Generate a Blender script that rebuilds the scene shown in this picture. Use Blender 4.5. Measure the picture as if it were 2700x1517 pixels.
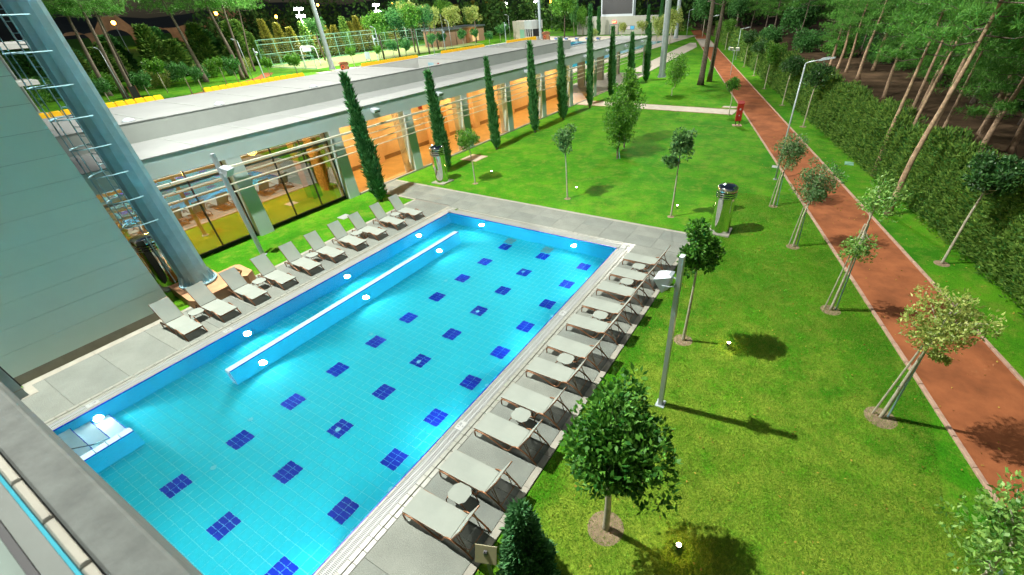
import bpy, math, random
import numpy as np
from mathutils import Vector, Matrix, Euler

R = math.radians
PI = math.pi
for o in list(bpy.data.objects):
    bpy.data.objects.remove(o)
scene = bpy.context.scene
COL = scene.collection
rng = np.random.default_rng(7)
random.seed(7)

# ------------------------------------------------------------------ camera
cam_d = bpy.data.cameras.new('camera')
cam = bpy.data.objects.new('camera', cam_d)
COL.objects.link(cam)
scene.camera = cam
yaw, pitch, roll = -0.5358, 0.6383, -0.0471
fw = Vector((math.sin(yaw)*math.cos(pitch), math.cos(yaw)*math.cos(pitch), -math.sin(pitch)))
rt = Vector((math.cos(yaw), -math.sin(yaw), 0))
up = rt.cross(fw)
r2 = math.cos(roll)*rt + math.sin(roll)*up
u2 = -math.sin(roll)*rt + math.cos(roll)*up
m = Matrix((r2, u2, -fw)).transposed().to_4x4()
m.translation = Vector((0, 0, 10.0))
cam.matrix_world = m
cam_d.sensor_fit = 'HORIZONTAL'
cam_d.sensor_width = 36.0
cam_d.lens = 36.0*1130.357/2700
cam_d.shift_x = -126.29/2700
cam_d.shift_y = 80.08/2700
cam_d.clip_start = 0.05
cam_d.clip_end = 3000

# ------------------------------------------------------------------ world, light, exposure
world = bpy.data.worlds.new('World')
scene.world = world
world.use_nodes = True
wn = world.node_tree
wn.nodes.clear()
sky = wn.nodes.new('ShaderNodeTexSky')
sky.sky_type = 'NISHITA'
sky.sun_disc = False
sky.sun_elevation = R(28.0)
sky.sun_rotation = R(200)
sky.air_density = 1.2
sky.dust_density = 2.0
bg = wn.nodes.new('ShaderNodeBackground')
bg.inputs['Strength'].default_value = 0.024
wo = wn.nodes.new('ShaderNodeOutputWorld')
wn.links.new(sky.outputs[0], bg.inputs[0])
wn.links.new(bg.outputs[0], wo.inputs[0])

scene.view_settings.view_transform = 'Standard'
scene.view_settings.look = 'None'
scene.view_settings.exposure = 0.0
scene.view_settings.gamma = 1.0
scene.view_settings.use_curve_mapping = False
cy = scene.cycles
cy.use_denoising = True
try:
    cy.denoiser = 'OPENIMAGEDENOISE'
except Exception:
    pass
cy.max_bounces = 10
cy.diffuse_bounces = 4
cy.glossy_bounces = 4
cy.transmission_bounces = 8
cy.transparent_max_bounces = 12
cy.caustics_refractive = True
cy.caustics_reflective = False
cy.sample_clamp_indirect = 25.0
cy.blur_glossy = 0.5

# key floodlight head on the near mast, stadium masts behind the pavilion
FLOOD = [
    # name, location, watts, radius, colour
    ('mast_floodlight', (-21.6, 6.4, 32.0), 112000, 0.30, (1.0, 0.985, 0.90)),
    ('stadium_floodlight', (-88.0, 66.0, 30.0), 160000, 0.9, (1.0, 0.97, 0.88)),
    ('stadium_floodlight', (-82.0, 137.0, 30.0), 80000, 0.9, (1.0, 0.97, 0.88)),
    ('lawn_floodlight', (-21.0, 70.5, 32.0), 70000, 0.9, (1.0, 0.97, 0.86)),
]

# ------------------------------------------------------------------ helpers
def tag(o, label=None, cat=None, group=None, kind=None):
    if label: o['label'] = label
    if cat: o['category'] = cat
    if group: o['group'] = group
    if kind: o['kind'] = kind
    return o

def thing(name, label, cat, loc=(0, 0, 0), rz=0, group=None):
    o = bpy.data.objects.new(name, None)
    COL.objects.link(o)
    o.empty_display_size = 0.2
    o.location = loc
    o.rotation_euler = (0, 0, rz)
    return tag(o, label, cat, group)

def copy_tree(o, parent=None):
    c = o.copy()
    COL.objects.link(c)
    if parent is not None:
        c.parent = parent
    for ch in list(o.children):
        copy_tree(ch, c)
    return c

def link(name, me, parent=None):
    o = bpy.data.objects.new(name, me)
    COL.objects.link(o)
    if parent is not None:
        o.parent = parent
    return o

class MB:
    def __init__(s):
        s.v = []; s.f = []
    def add(s, vs, fs):
        n = len(s.v)
        s.v += [tuple(x) for x in vs]
        s.f += [tuple(i+n for i in q) for q in fs]
        return s
    def boxb(s, x0, x1, y0, y1, z0, z1):
        return s.add([(x0,y0,z0),(x1,y0,z0),(x1,y1,z0),(x0,y1,z0),(x0,y0,z1),(x1,y0,z1),(x1,y1,z1),(x0,y1,z1)],
                     [(0,3,2,1),(4,5,6,7),(0,1,5,4),(1,2,6,5),(2,3,7,6),(3,0,4,7)])
    def box(s, c, d, rz=0.0, rx=0.0, ry=0.0):
        M = Euler((rx, ry, rz)).to_matrix()
        vs = []
        for z in (-1, 1):
            for x, y in ((-1,-1),(1,-1),(1,1),(-1,1)):
                vs.append(M @ Vector((x*d[0]/2, y*d[1]/2, z*d[2]/2)) + Vector(c))
        return s.add(vs, [(0,3,2,1),(4,5,6,7),(0,1,5,4),(1,2,6,5),(2,3,7,6),(3,0,4,7)])
    def chbox(s, x0, x1, y0, y1, z0, z1, c):
        # box with chamfered upper rim
        vs = []
        for z, i in ((z0, 0), (z1-c, 0), (z1, c)):
            vs += [(x0+i,y0+i,z),(x1-i,y0+i,z),(x1-i,y1-i,z),(x0+i,y1-i,z)]
        fs = [(0,3,2,1),(8,9,10,11)]
        for k in (0, 4):
            for i in range(4):
                j = (i+1) % 4
                fs.append((k+i, k+j, k+4+j, k+4+i))
        return s.add(vs, fs)
    def tube(s, pts, r, n=7, closed=False, caps=True):
        pts = [Vector(p) for p in pts]
        m = len(pts)
        rr = r if isinstance(r, (list, tuple)) else [r]*m
        prev = None
        rings = []
        for i, p in enumerate(pts):
            if closed:
                t = pts[(i+1) % m] - pts[i-1]
            else:
                t = pts[min(i+1, m-1)] - pts[max(i-1, 0)]
            t.normalize()
            if prev is None:
                a = Vector((0, 0, 1)) if abs(t.z) < 0.9 else Vector((1, 0, 0))
                nrm = t.cross(a).normalized()
            else:
                nrm = (prev - t*prev.dot(t))
                if nrm.length < 1e-6:
                    nrm = t.orthogonal()
                nrm.normalize()
            prev = nrm
            b = t.cross(nrm)
            rings.append([p + (nrm*math.cos(2*PI*k/n) + b*math.sin(2*PI*k/n))*rr[i] for k in range(n)])
        base = len(s.v)
        for rg in rings:
            s.v += [tuple(q) for q in rg]
        L = m if closed else m-1
        for i in range(L):
            a = base + i*n
            b2 = base + ((i+1) % m)*n
            for k in range(n):
                k2 = (k+1) % n
                s.f.append((a+k, a+k2, b2+k2, b2+k))
        if caps and not closed:
            s.f.append(tuple(base+k for k in range(n))[::-1])
            s.f.append(tuple(base+(m-1)*n+k for k in range(n)))
        return s
    def lathe(s, prof, n=24, c=(0, 0, 0)):
        base = len(s.v)
        for (r, z) in prof:
            for k in range(n):
                a = 2*PI*k/n
                s.v.append((c[0]+r*math.cos(a), c[1]+r*math.sin(a), c[2]+z))
        for i in range(len(prof)-1):
            for k in range(n):
                k2 = (k+1) % n
                s.f.append((base+i*n+k, base+i*n+k2, base+(i+1)*n+k2, base+(i+1)*n+k))
        if prof[0][0] > 1e-4:
            s.f.append(tuple(base+k for k in range(n))[::-1])
        if prof[-1][0] > 1e-4:
            s.f.append(tuple(base+(len(prof)-1)*n+k for k in range(n)))
        return s
    def prism(s, poly, z0, z1, axis='z'):
        n = len(poly)
        def P(a, b, h):
            return (a, b, h) if axis == 'z' else ((h, a, b) if axis == 'x' else (a, h, b))
        vs = [P(a, b, z0) for a, b in poly] + [P(a, b, z1) for a, b in poly]
        fs = [tuple(range(n))[::-1], tuple(range(n, 2*n))]
        for i in range(n):
            j = (i+1) % n
            fs.append((i, j, n+j, n+i))
        return s.add(vs, fs)
    def quad(s, a, b, c, d):
        return s.add([a, b, c, d], [(0, 1, 2, 3)])
    def mesh(s, name, mat, smooth=False):
        me = bpy.data.meshes.new(name)
        me.from_pydata(s.v, [], s.f)
        if smooth:
            me.polygons.foreach_set('use_smooth', [True]*len(me.polygons))
        if mat: me.materials.append(mat)
        me.update()
        return me
    def build(s, name, mat, parent=None, smooth=False, angle=None):
        me = s.mesh(name, mat, smooth)
        if smooth and angle:
            try:
                me.set_sharp_from_angle(angle=angle)
            except Exception:
                pass
        return link(name, me, parent)

def np_mesh(name, V, F, mat):
    V = np.asarray(V, dtype=np.float32); F = np.asarray(F, dtype=np.int32)
    me = bpy.data.meshes.new(name)
    me.vertices.add(len(V)); me.vertices.foreach_set('co', V.ravel())
    k = F.shape[1]
    me.loops.add(F.size); me.loops.foreach_set('vertex_index', F.ravel())
    me.polygons.add(len(F))
    me.polygons.foreach_set('loop_start', np.arange(0, F.size, k, dtype=np.int32))
    try:
        me.polygons.foreach_set('loop_total', np.full(len(F), k, dtype=np.int32))
    except Exception:
        pass
    me.update(calc_edges=True)
    me.validate()
    if mat: me.materials.append(mat)
    return me

def unit(a):
    return a/np.maximum(np.linalg.norm(a, axis=-1, keepdims=True), 1e-9)

def leaf_quads(C, A, L, W, fold=0.25):
    """diamond leaves: base C, axis A, length L, width W -> V,F"""
    n = len(C)
    A = unit(A)
    rnd = rng.normal(size=(n, 3))
    Sd = unit(np.cross(A, rnd))
    Nn = np.cross(A, Sd)
    L = np.broadcast_to(np.asarray(L, float), (n,))[:, None]
    W = np.broadcast_to(np.asarray(W, float), (n,))[:, None]
    mid = C + A*L*0.48 + Nn*L*fold*0.25
    V = np.stack([C, mid+Sd*W/2, C+A*L, mid-Sd*W/2], axis=1).reshape(-1, 3)
    F = np.arange(4*n).reshape(n, 4)
    return V, F

def merge(parts):
    Vs, Fs, k = [], [], 0
    for V, F in parts:
        Vs.append(V); Fs.append(F+k); k += len(V)
    return np.concatenate(Vs), np.concatenate(Fs)

def sphere_dirs(n):
    return unit(rng.normal(size=(n, 3)))

# ------------------------------------------------------------------ materials
MATS = {}
def new_mat(name):
    m = bpy.data.materials.new(name)
    m.use_nodes = True
    nt = m.node_tree
    b = nt.nodes['Principled BSDF']
    MATS[name] = m
    return m, nt, b

def ramp_mix(nt, fac, c0, c1, lo=0.35, hi=0.65):
    r = nt.nodes.new('ShaderNodeValToRGB')
    r.color_ramp.elements[0].position = lo
    r.color_ramp.elements[1].position = hi
    r.color_ramp.elements[0].color = (*c0, 1)
    r.color_ramp.elements[1].color = (*c1, 1)
    nt.links.new(fac, r.inputs[0])
    return r.outputs[0]

def noise(nt, scale, detail=4, rough=0.6, coord='Object', stretch=None):
    tc = nt.nodes.new('ShaderNodeTexCoord')
    out = tc.outputs[coord]
    if stretch:
        mp = nt.nodes.new('ShaderNodeMapping')
        mp.inputs['Scale'].default_value = stretch
        nt.links.new(out, mp.inputs[0])
        out = mp.outputs[0]
    n = nt.nodes.new('ShaderNodeTexNoise')
    n.inputs['Scale'].default_value = scale
    n.inputs['Detail'].default_value = detail
    n.inputs['Roughness'].default_value = rough
    nt.links.new(out, n.inputs['Vector'])
    return n.outputs['Fac']

def mixc(nt, fac, a, b):
    m = nt.nodes.new('ShaderNodeMix')
    m.data_type = 'RGBA'
    for sock, val in ((m.inputs[0], fac), (m.inputs[6], a), (m.inputs[7], b)):
        if isinstance(val, (int, float)):
            sock.default_value = val
        elif isinstance(val, tuple):
            sock.default_value = (*val, 1) if len(val) == 3 else val
        else:
            nt.links.new(val, sock)
    return m.outputs[2]

def bump(nt, b, h, strength=0.3, dist=0.02):
    n = nt.nodes.new('ShaderNodeBump')
    n.inputs['Strength'].default_value = strength
    n.inputs['Distance'].default_value = dist
    nt.links.new(h, n.inputs['Height'])
    nt.links.new(n.outputs[0], b.inputs['Normal'])

def simple(name, c, rough=0.6, metal=0.0, var=0.12, scale=3.0, bmp=0.0, bscale=40.0, spec=None):
    m, nt, b = new_mat(name)
    b.inputs['Roughness'].default_value = rough
    b.inputs['Metallic'].default_value = metal
    if spec is not None:
        b.inputs['Specular IOR Level'].default_value = spec
    f = noise(nt, scale, 5)
    c0 = tuple(x*(1-var) for x in c); c1 = tuple(min(1, x*(1+var)) for x in c)
    nt.links.new(ramp_mix(nt, f, c0, c1, 0.3, 0.7), b.inputs['Base Color'])
    if bmp:
        bump(nt, b, noise(nt, bscale, 3), bmp, 0.01)
    return m

def leafmat(name, c0, c1, rough=0.45, trans=0.25, spec=0.5):
    m, nt, b = new_mat(name)
    g = nt.nodes.new('ShaderNodeNewGeometry')
    col = ramp_mix(nt, g.outputs['Random Per Island'], c0, c1, 0.0, 1.0)
    nt.links.new(col, b.inputs['Base Color'])
    b.inputs['Roughness'].default_value = rough
    b.inputs['Specular IOR Level'].default_value = spec
    if trans:
        t = nt.nodes.new('ShaderNodeBsdfTranslucent')
        nt.links.new(col, t.inputs[0])
        mx = nt.nodes.new('ShaderNodeMixShader')
        mx.inputs[0].default_value = trans
        out = nt.nodes['Material Output']
        nt.links.new(b.outputs[0], mx.inputs[1]); nt.links.new(t.outputs[0], mx.inputs[2])
        nt.links.new(mx.outputs[0], out.inputs[0])
    return m

def emit(name, c, s):
    m, nt, b = new_mat(name)
    b.inputs['Base Color'].default_value = (*c, 1)
    b.inputs['Emission Color'].default_value = (*c, 1)
    b.inputs['Emission Strength'].default_value = s
    return m

def grass_mat():
    m, nt, b = new_mat('grass')
    big = noise(nt, 0.16, 5, 0.6)
    mid = noise(nt, 1.1, 6, 0.7)
    fine = noise(nt, 28, 3, 0.8, stretch=(1, 0.6, 1))
    # deep green turf far out, patches of paler yellow turf towards the building
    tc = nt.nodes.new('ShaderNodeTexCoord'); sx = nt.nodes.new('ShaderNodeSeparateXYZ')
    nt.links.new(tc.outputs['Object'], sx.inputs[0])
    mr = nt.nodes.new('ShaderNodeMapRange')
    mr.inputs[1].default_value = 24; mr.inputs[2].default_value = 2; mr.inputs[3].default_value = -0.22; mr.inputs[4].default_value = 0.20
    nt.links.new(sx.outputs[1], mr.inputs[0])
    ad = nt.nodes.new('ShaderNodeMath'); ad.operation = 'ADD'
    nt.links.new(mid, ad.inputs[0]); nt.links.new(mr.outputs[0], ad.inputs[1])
    def math_(op, x, y):
        n_ = nt.nodes.new('ShaderNodeMath'); n_.operation = op
        for k_, v_ in enumerate((x, y)):
            if isinstance(v_, (int, float)): n_.inputs[k_].default_value = v_
            else: nt.links.new(v_, n_.inputs[k_])
        return n_.outputs[0]
    def mrange(x, a0, a1, b0, b1):
        n_ = nt.nodes.new('ShaderNodeMapRange')
        nt.links.new(x, n_.inputs[0])
        for k_, v_ in enumerate((a0, a1, b0, b1)): n_.inputs[k_+1].default_value = v_
        return n_.outputs[0]
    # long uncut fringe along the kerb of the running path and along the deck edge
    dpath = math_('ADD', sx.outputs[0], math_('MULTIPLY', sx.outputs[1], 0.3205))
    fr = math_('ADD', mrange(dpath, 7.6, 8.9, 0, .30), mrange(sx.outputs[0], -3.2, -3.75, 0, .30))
    yellowed = math_('SUBTRACT', ad.outputs[0], math_('MINIMUM', fr, .3))
    patch = noise(nt, 0.55, 5, 0.65)
    a = ramp_mix(nt, big, (0.034, 0.200, 0.004), (0.090, 0.275, 0.008), 0.38, 0.62)
    a = mixc(nt, ramp_mix(nt, patch, (0, 0, 0), (1, 1, 1), 0.42, 0.75), a, (0.022, 0.140, 0.004))
    a = mixc(nt, ramp_mix(nt, noise(nt, 1.3, 6, 0.75), (0, 0, 0), (.85, .85, .85), 0.48, 0.74), a, (0.17, 0.225, 0.028))
    c = mixc(nt, ramp_mix(nt, yellowed, (0, 0, 0), (1, 1, 1), 0.40, 0.74), a, (0.235, 0.335, 0.034))
    f = ramp_mix(nt, fine, (0.34, 0.40, 0.30), (1.75, 1.65, 1.6), 0.25, 0.75)
    mu = nt.nodes.new('ShaderNodeMix'); mu.data_type = 'RGBA'; mu.blend_type = 'MULTIPLY'
    mu.inputs[0].default_value = 0.8
    nt.links.new(c, mu.inputs[6]); nt.links.new(f, mu.inputs[7])
    nt.links.new(mu.outputs[2], b.inputs['Base Color'])
    b.inputs['Roughness'].default_value = 0.9
    b.inputs['Specular IOR Level'].default_value = 0.1
    bump(nt, b, fine, 0.8, 0.04)
    return m

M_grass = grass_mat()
M_blade = leafmat('grass_blade', (0.045, 0.22, 0.003), (0.28, 0.36, 0.05), 0.7, 0.3, 0.2)
M_red = simple('red_rubber', (0.285, 0.095, 0.036), 0.95, 0, 0.34, 0.8, 0.5, 60, 0.2)
M_kerb = simple('pink_kerb', (0.40, 0.26, 0.19), 0.85, 0, 0.25, 3)
M_soil = simple('soil', (0.26, 0.19, 0.12), 0.95, 0, 0.35, 8, 0.6, 30)
M_forest = simple('forest_floor', (0.105, 0.068, 0.040), 1.0, 0, 0.65, 0.35, 0.8, 12, 0.1)
M_slab = None
def slab_mat():
    m, nt, b = new_mat('granite_slab')
    sp = noise(nt, 55, 3, 0.8)
    big = noise(nt, 0.9, 4, 0.6)
    c = ramp_mix(nt, sp, (0.115, 0.13, 0.12), (0.30, 0.33, 0.30), 0.36, 0.64)
    c2 = ramp_mix(nt, big, (0.78, 0.78, 0.76), (1.05, 1.05, 1.02), 0.3, 0.7)
    mu = nt.nodes.new('ShaderNodeMix'); mu.data_type = 'RGBA'; mu.blend_type = 'MULTIPLY'
    mu.inputs[0].default_value = 1.0
    nt.links.new(c, mu.inputs[6]); nt.links.new(c2, mu.inputs[7])
    oi = nt.nodes.new('ShaderNodeObjectInfo')
    c3 = ramp_mix(nt, oi.outputs['Random'], (0.86, 0.87, 0.87), (1.08, 1.06, 1.03), 0, 1)
    mu2 = nt.nodes.new('ShaderNodeMix'); mu2.data_type = 'RGBA'; mu2.blend_type = 'MULTIPLY'; mu2.inputs[0].default_value = 1
    nt.links.new(mu.outputs[2], mu2.inputs[6]); nt.links.new(c3, mu2.inputs[7])
    nt.links.new(mu2.outputs[2], b.inputs['Base Color'])
    b.inputs['Roughness'].default_value = 0.8
    bump(nt, b, sp, 0.15, 0.005)
    return m
M_slab = slab_mat()
M_stone = simple('pale_stone', (0.31, 0.30, 0.25), 0.75, 0, 0.14, 2.5)
M_ceram = simple('cream_tile', (0.27, 0.28, 0.24), 0.35, 0, 0.10, 4)
M_joint = simple('joint_mortar', (0.20, 0.19, 0.16), 0.95)
M_grate = simple('white_grate', (0.35, 0.375, 0.365), 0.45, 0, 0.05)
M_dark = simple('dark_gap', (0.03, 0.035, 0.035), 0.9)
M_pooltile = simple('pool_floor_tile', (0.012, 0.64, 0.76), 0.85, 0, 0.05, 6)
M_grout = simple('pool_grout', (0.24, 0.80, 0.88), 0.7, 0, 0.05)
M_poolwall = simple('pool_wall_tile', (0.006, 0.46, 0.70), 0.85, 0, 0.06, 6)
M_navy = simple('navy_tile', (0.004, 0.030, 0.42), 0.25, 0, 0.08, 3)
M_ptop = simple('pale_pool_tile', (0.34, 0.48, 0.54), 0.4, 0, 0.06, 5)
M_pstep = simple('white_pool_step', (0.62, 0.80, 0.80), 0.5, 0, 0.04)
M_white = simple('white_render', (0.46, 0.48, 0.46), 0.85, 0, 0.07, 0.7, 0.1, 20)
M_roof = simple('white_membrane', (0.235, 0.252, 0.246), 0.8, 0, 0.06, 0.6)
M_greywall = simple('grey_render', (0.32, 0.355, 0.33), 0.85, 0, 0.06, 0.8)
M_fascia = simple('grey_fascia', (0.47, 0.58, 0.57), 0.7, 0, 0.06, 0.5)
M_concrete = simple('coping_concrete', (0.10, 0.112, 0.104), 0.9, 0, 0.25, 6, 0.4, 18)
M_panel = simple('wall_panel', (0.62, 0.75, 0.65), 0.6, 0, 0.05, 0.6)
M_steel = simple('galvanised_steel', (0.28, 0.48, 0.54), 0.6, 0.0, 0.14, 2.5)  # the pool's teal reflection on the near mast is put into this colour
M_gsteel = simple('grey_steel', (0.36, 0.42, 0.44), 0.45, 0.25, 0.15, 2.5)
M_dsteel = simple('dark_steel', (0.10, 0.13, 0.14), 0.5, 0.5, 0.2)
M_terra = simple('terracotta_concrete', (0.50, 0.27, 0.14), 0.85, 0, 0.2, 3, 0.3, 25)
M_bronze = simple('bronze_tube', (0.23, 0.105, 0.045), 0.38, 0.35, 0.15)
def sling_mat():
    m, nt, b = new_mat('sling_fabric')
    nt.links.new(ramp_mix(nt, noise(nt, 2, 5), (0.31, 0.35, 0.31), (0.35, 0.39, 0.345), .3, .7), b.inputs['Base Color'])
    b.inputs['Roughness'].default_value = 0.8
    tp = nt.nodes.new('ShaderNodeBsdfTransparent'); mx = nt.nodes.new('ShaderNodeMixShader')
    mx.inputs[0].default_value = 0.22        # open weave lets some light through
    nt.links.new(b.outputs[0], mx.inputs[1]); nt.links.new(tp.outputs[0], mx.inputs[2])
    nt.links.new(mx.outputs[0], nt.nodes['Material Output'].inputs[0])
    return m
M_sling = sling_mat()
M_chrome = simple('polished_steel', (0.72, 0.74, 0.72), 0.07, 1.0, 0.03)
M_alu = simple('white_metal', (0.44, 0.50, 0.54), 0.4, 0.1, 0.05)
M_bark = simple('pale_bark', (0.42, 0.39, 0.30), 0.9, 0, 0.3, 9, 0.5, 30)
M_pbark = simple('pine_bark', (0.36, 0.25, 0.16), 0.95, 0, 0.5, 5, 0.9, 14)
M_gbark = simple('grey_bark', (0.13, 0.105, 0.08), 0.95, 0, 0.45, 6, 0.9, 16)
M_yellow = simple('yellow_plastic', (0.80, 0.46, 0.01), 0.35, 0, 0.06)
M_orange = simple('hall_plaster', (0.74, 0.50, 0.27), 0.85, 0, 0.05)
M_ofloor = simple('hall_floor', (0.62, 0.40, 0.16), 0.45, 0, 0.15, 1.2)
M_obase = simple('hall_skirting', (0.30, 0.17, 0.07), 0.7)
M_wood = simple('brown_wood', (0.22, 0.09, 0.035), 0.7, 0, 0.3, 4)
M_redp = simple('red_paint', (0.28, 0.012, 0.010), 0.4, 0, 0.1)
M_black = simple('black_metal', (0.015, 0.016, 0.018), 0.5, 0, 0.1)
M_gold = simple('lounge_floor', (0.52, 0.30, 0.05), 0.35, 0, 0.15, 1.5)
M_green = simple('green_steel', (0.20, 0.42, 0.30), 0.5, 0, 0.1)
M_court = simple('court_turf', (0.26, 0.34, 0.12), 0.95, 0, 0.1, 0.3)
M_pathst = simple('path_concrete', (0.47, 0.43, 0.36), 0.85, 0, 0.15, 1.5)
M_ruin = simple('ruin_stone', (0.27, 0.19, 0.13), 0.95, 0, 0.3, 0.4)
M_hill = simple('dark_hill', (0.02, 0.03, 0.02), 1.0, 0, 0.5, 0.02)
M_screen = simple('screen_face', (0.035, 0.037, 0.04), 0.6, 0, 0.05)
M_skyblue = simple('lane_water', (0.02, 0.40, 0.62), 0.1, 0, 0.1, 0.4)
M_curtain = simple('curtain', (0.62, 0.52, 0.40), 0.85, 0, 0.1)
E_pool = emit('pool_lamp_glass', (1.0, 0.97, 0.93), 18)
E_spot = emit('spot_glass', (1.0, 0.80, 0.55), 60)
E_white = emit('flood_glass', (1.0, 0.96, 0.88), 90)
E_orange = emit('sodium_glass', (1.0, 0.35, 0.04), 40)
E_exit = emit('exit_red', (1.0, 0.03, 0.01), 3.0)
E_green = emit('exit_green', (0.05, 1.0, 0.08), 2.5)
L_ficus = leafmat('ficus_leaf', (0.016, 0.105, 0.012), (0.13, 0.33, 0.04), 0.5, 0.2, 0.22)
L_ficus2 = leafmat('laurel_leaf', (0.02, 0.10, 0.03), (0.20, 0.40, 0.12), 0.5, 0.25, 0.25)
L_light = leafmat('light_leaf', (0.18, 0.30, 0.05), (0.55, 0.60, 0.17), 0.45, 0.3, 0.4)
L_path = leafmat('pathside_leaf', (0.08, 0.25, 0.04), (0.32, 0.52, 0.12), 0.45, 0.25, 0.4)
L_olive = leafmat('olive_leaf', (0.05, 0.16, 0.05), (0.21, 0.34, 0.13), 0.5, 0.2, 0.3)
L_cyp = leafmat('cypress_sprig', (0.014, 0.10, 0.024), (0.10, 0.31, 0.09), 0.6, 0.1, 0.25)
L_hedge = leafmat('hedge_sprig', (0.03, 0.125, 0.022), (0.20, 0.33, 0.055), 0.6, 0.15, 0.2)
L_pine = leafmat('pine_needle', (0.03, 0.16, 0.02), (0.16, 0.40, 0.06), 0.55, 0.2, 0.25)
L_dark = leafmat('holm_leaf', (0.010, 0.055, 0.014), (0.075, 0.20, 0.045), 0.4, 0.15, 0.4)
L_bush = leafmat('bright_leaf', (0.03, 0.16, 0.012), (0.16, 0.36, 0.035), 0.45, 0.3, 0.4)
L_ball = leafmat('ball_leaf', (0.03, 0.14, 0.03), (0.11, 0.32, 0.07), 0.45, 0.2, 0.4)
L_gold = leafmat('golden_conifer', (0.10, 0.13, 0.015), (0.26, 0.24, 0.04), 0.6, 0.2, 0.2)

def water_mat(name, tint=(0.90, 0.99, 1.0)):
    m, nt, b = new_mat(name)
    nt.nodes.remove(b)
    g = nt.nodes.new('ShaderNodeBsdfGlass')
    g.inputs['Color'].default_value = (*tint, 1)
    g.inputs['IOR'].default_value = 1.33
    g.inputs['Roughness'].default_value = 0.0
    n1 = noise(nt, 7, 3, 0.6)
    n2 = noise(nt, 1.2, 2, 0.5)
    ad = nt.nodes.new('ShaderNodeMath'); ad.operation = 'MULTIPLY'
    nt.links.new(n1, ad.inputs[0]); nt.links.new(n2, ad.inputs[1])
    bp = nt.nodes.new('ShaderNodeBump')
    bp.inputs['Strength'].default_value = 0.30
    bp.inputs['Distance'].default_value = 0.03
    nt.links.new(ad.outputs[0], bp.inputs['Height'])
    nt.links.new(bp.outputs[0], g.inputs['Normal'])
    nt.links.new(g.outputs[0], nt.nodes['Material Output'].inputs[0])
    return m
M_water = water_mat('pool_water')

def window_mat():
    m, nt, b = new_mat('coated_glass')
    nt.nodes.remove(b)
    g = nt.nodes.new('ShaderNodeBsdfGlossy')
    g.inputs['Color'].default_value = (0.95, 0.95, 0.95, 1)
    g.inputs['Roughness'].default_value = 0.0
    t = nt.nodes.new('ShaderNodeBsdfTransparent')
    t.inputs[0].default_value = (0.78, 0.76, 0.62, 1)
    mx = nt.nodes.new('ShaderNodeMixShader')
    mx.inputs[0].default_value = 0.34
    nt.links.new(t.outputs[0], mx.inputs[1]); nt.links.new(g.outputs[0], mx.inputs[2])
    nt.links.new(mx.outputs[0], nt.nodes['Material Output'].inputs[0])
    return m
M_glass = window_mat()

def add_point(name, loc, watts, radius, color, parent=None):
    l = bpy.data.lights.new(name, 'POINT')
    l.energy = watts; l.shadow_soft_size = radius; l.color = color
    o = bpy.data.objects.new(name, l)
    COL.objects.link(o)
    o.location = loc
    if parent is not None: o.parent = parent
    return o

ORD = ['first','second','third','fourth','fifth','sixth','seventh','eighth','ninth','tenth','eleventh','twelfth','thirteenth','fourteenth','fifteenth','sixteenth','seventeenth','eighteenth','nineteenth','twentieth']

# ------------------------------------------------------------------ ground, paths
LZ = -0.05
PXL, PXR, PYN, PYF = -18.0, -7.19, -2.2, 17.91      # water edges
def depth(y): return 1.08 + 0.0267*y
def path_l(y): return 5.91 - 0.3205*(y-10.47)
def path_r(y): return 7.57 - 0.3185*(y-14.9)
def hedge_x(y): return path_r(y) + 2.38

g = MB()
hx0, hx1, hy0, hy1 = -18.3, -6.9, -2.4, 18.2
X0, X1, Y0, Y1 = -1200, 900, -300, 1500
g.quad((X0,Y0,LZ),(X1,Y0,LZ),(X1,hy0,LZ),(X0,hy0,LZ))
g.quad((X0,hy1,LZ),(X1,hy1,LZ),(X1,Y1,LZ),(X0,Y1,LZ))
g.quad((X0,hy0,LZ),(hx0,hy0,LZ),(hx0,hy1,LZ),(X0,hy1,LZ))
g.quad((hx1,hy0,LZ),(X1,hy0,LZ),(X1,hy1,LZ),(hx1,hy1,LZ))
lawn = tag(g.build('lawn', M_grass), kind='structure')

def sheet(name, poly, z, mat, parent=None):
    b = MB(); b.add([(x, y, z) for x, y in poly], [tuple(range(len(poly)))])
    o = b.build(name, mat, parent)
    if parent is None: tag(o, kind='structure')
    return o

running_path = sheet('running_path', [(path_l(-6), -6), (path_r(-6), -6), (path_r(175), 175), (path_l(175), 175)], LZ+0.008, M_red)
sheet('forest_floor', [(hedge_x(-10)+0.4, -10), (260, -10), (260, 420), (hedge_x(420)-30, 420), (hedge_x(140)+0.4, 140)], LZ+0.006, M_forest)
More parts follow.
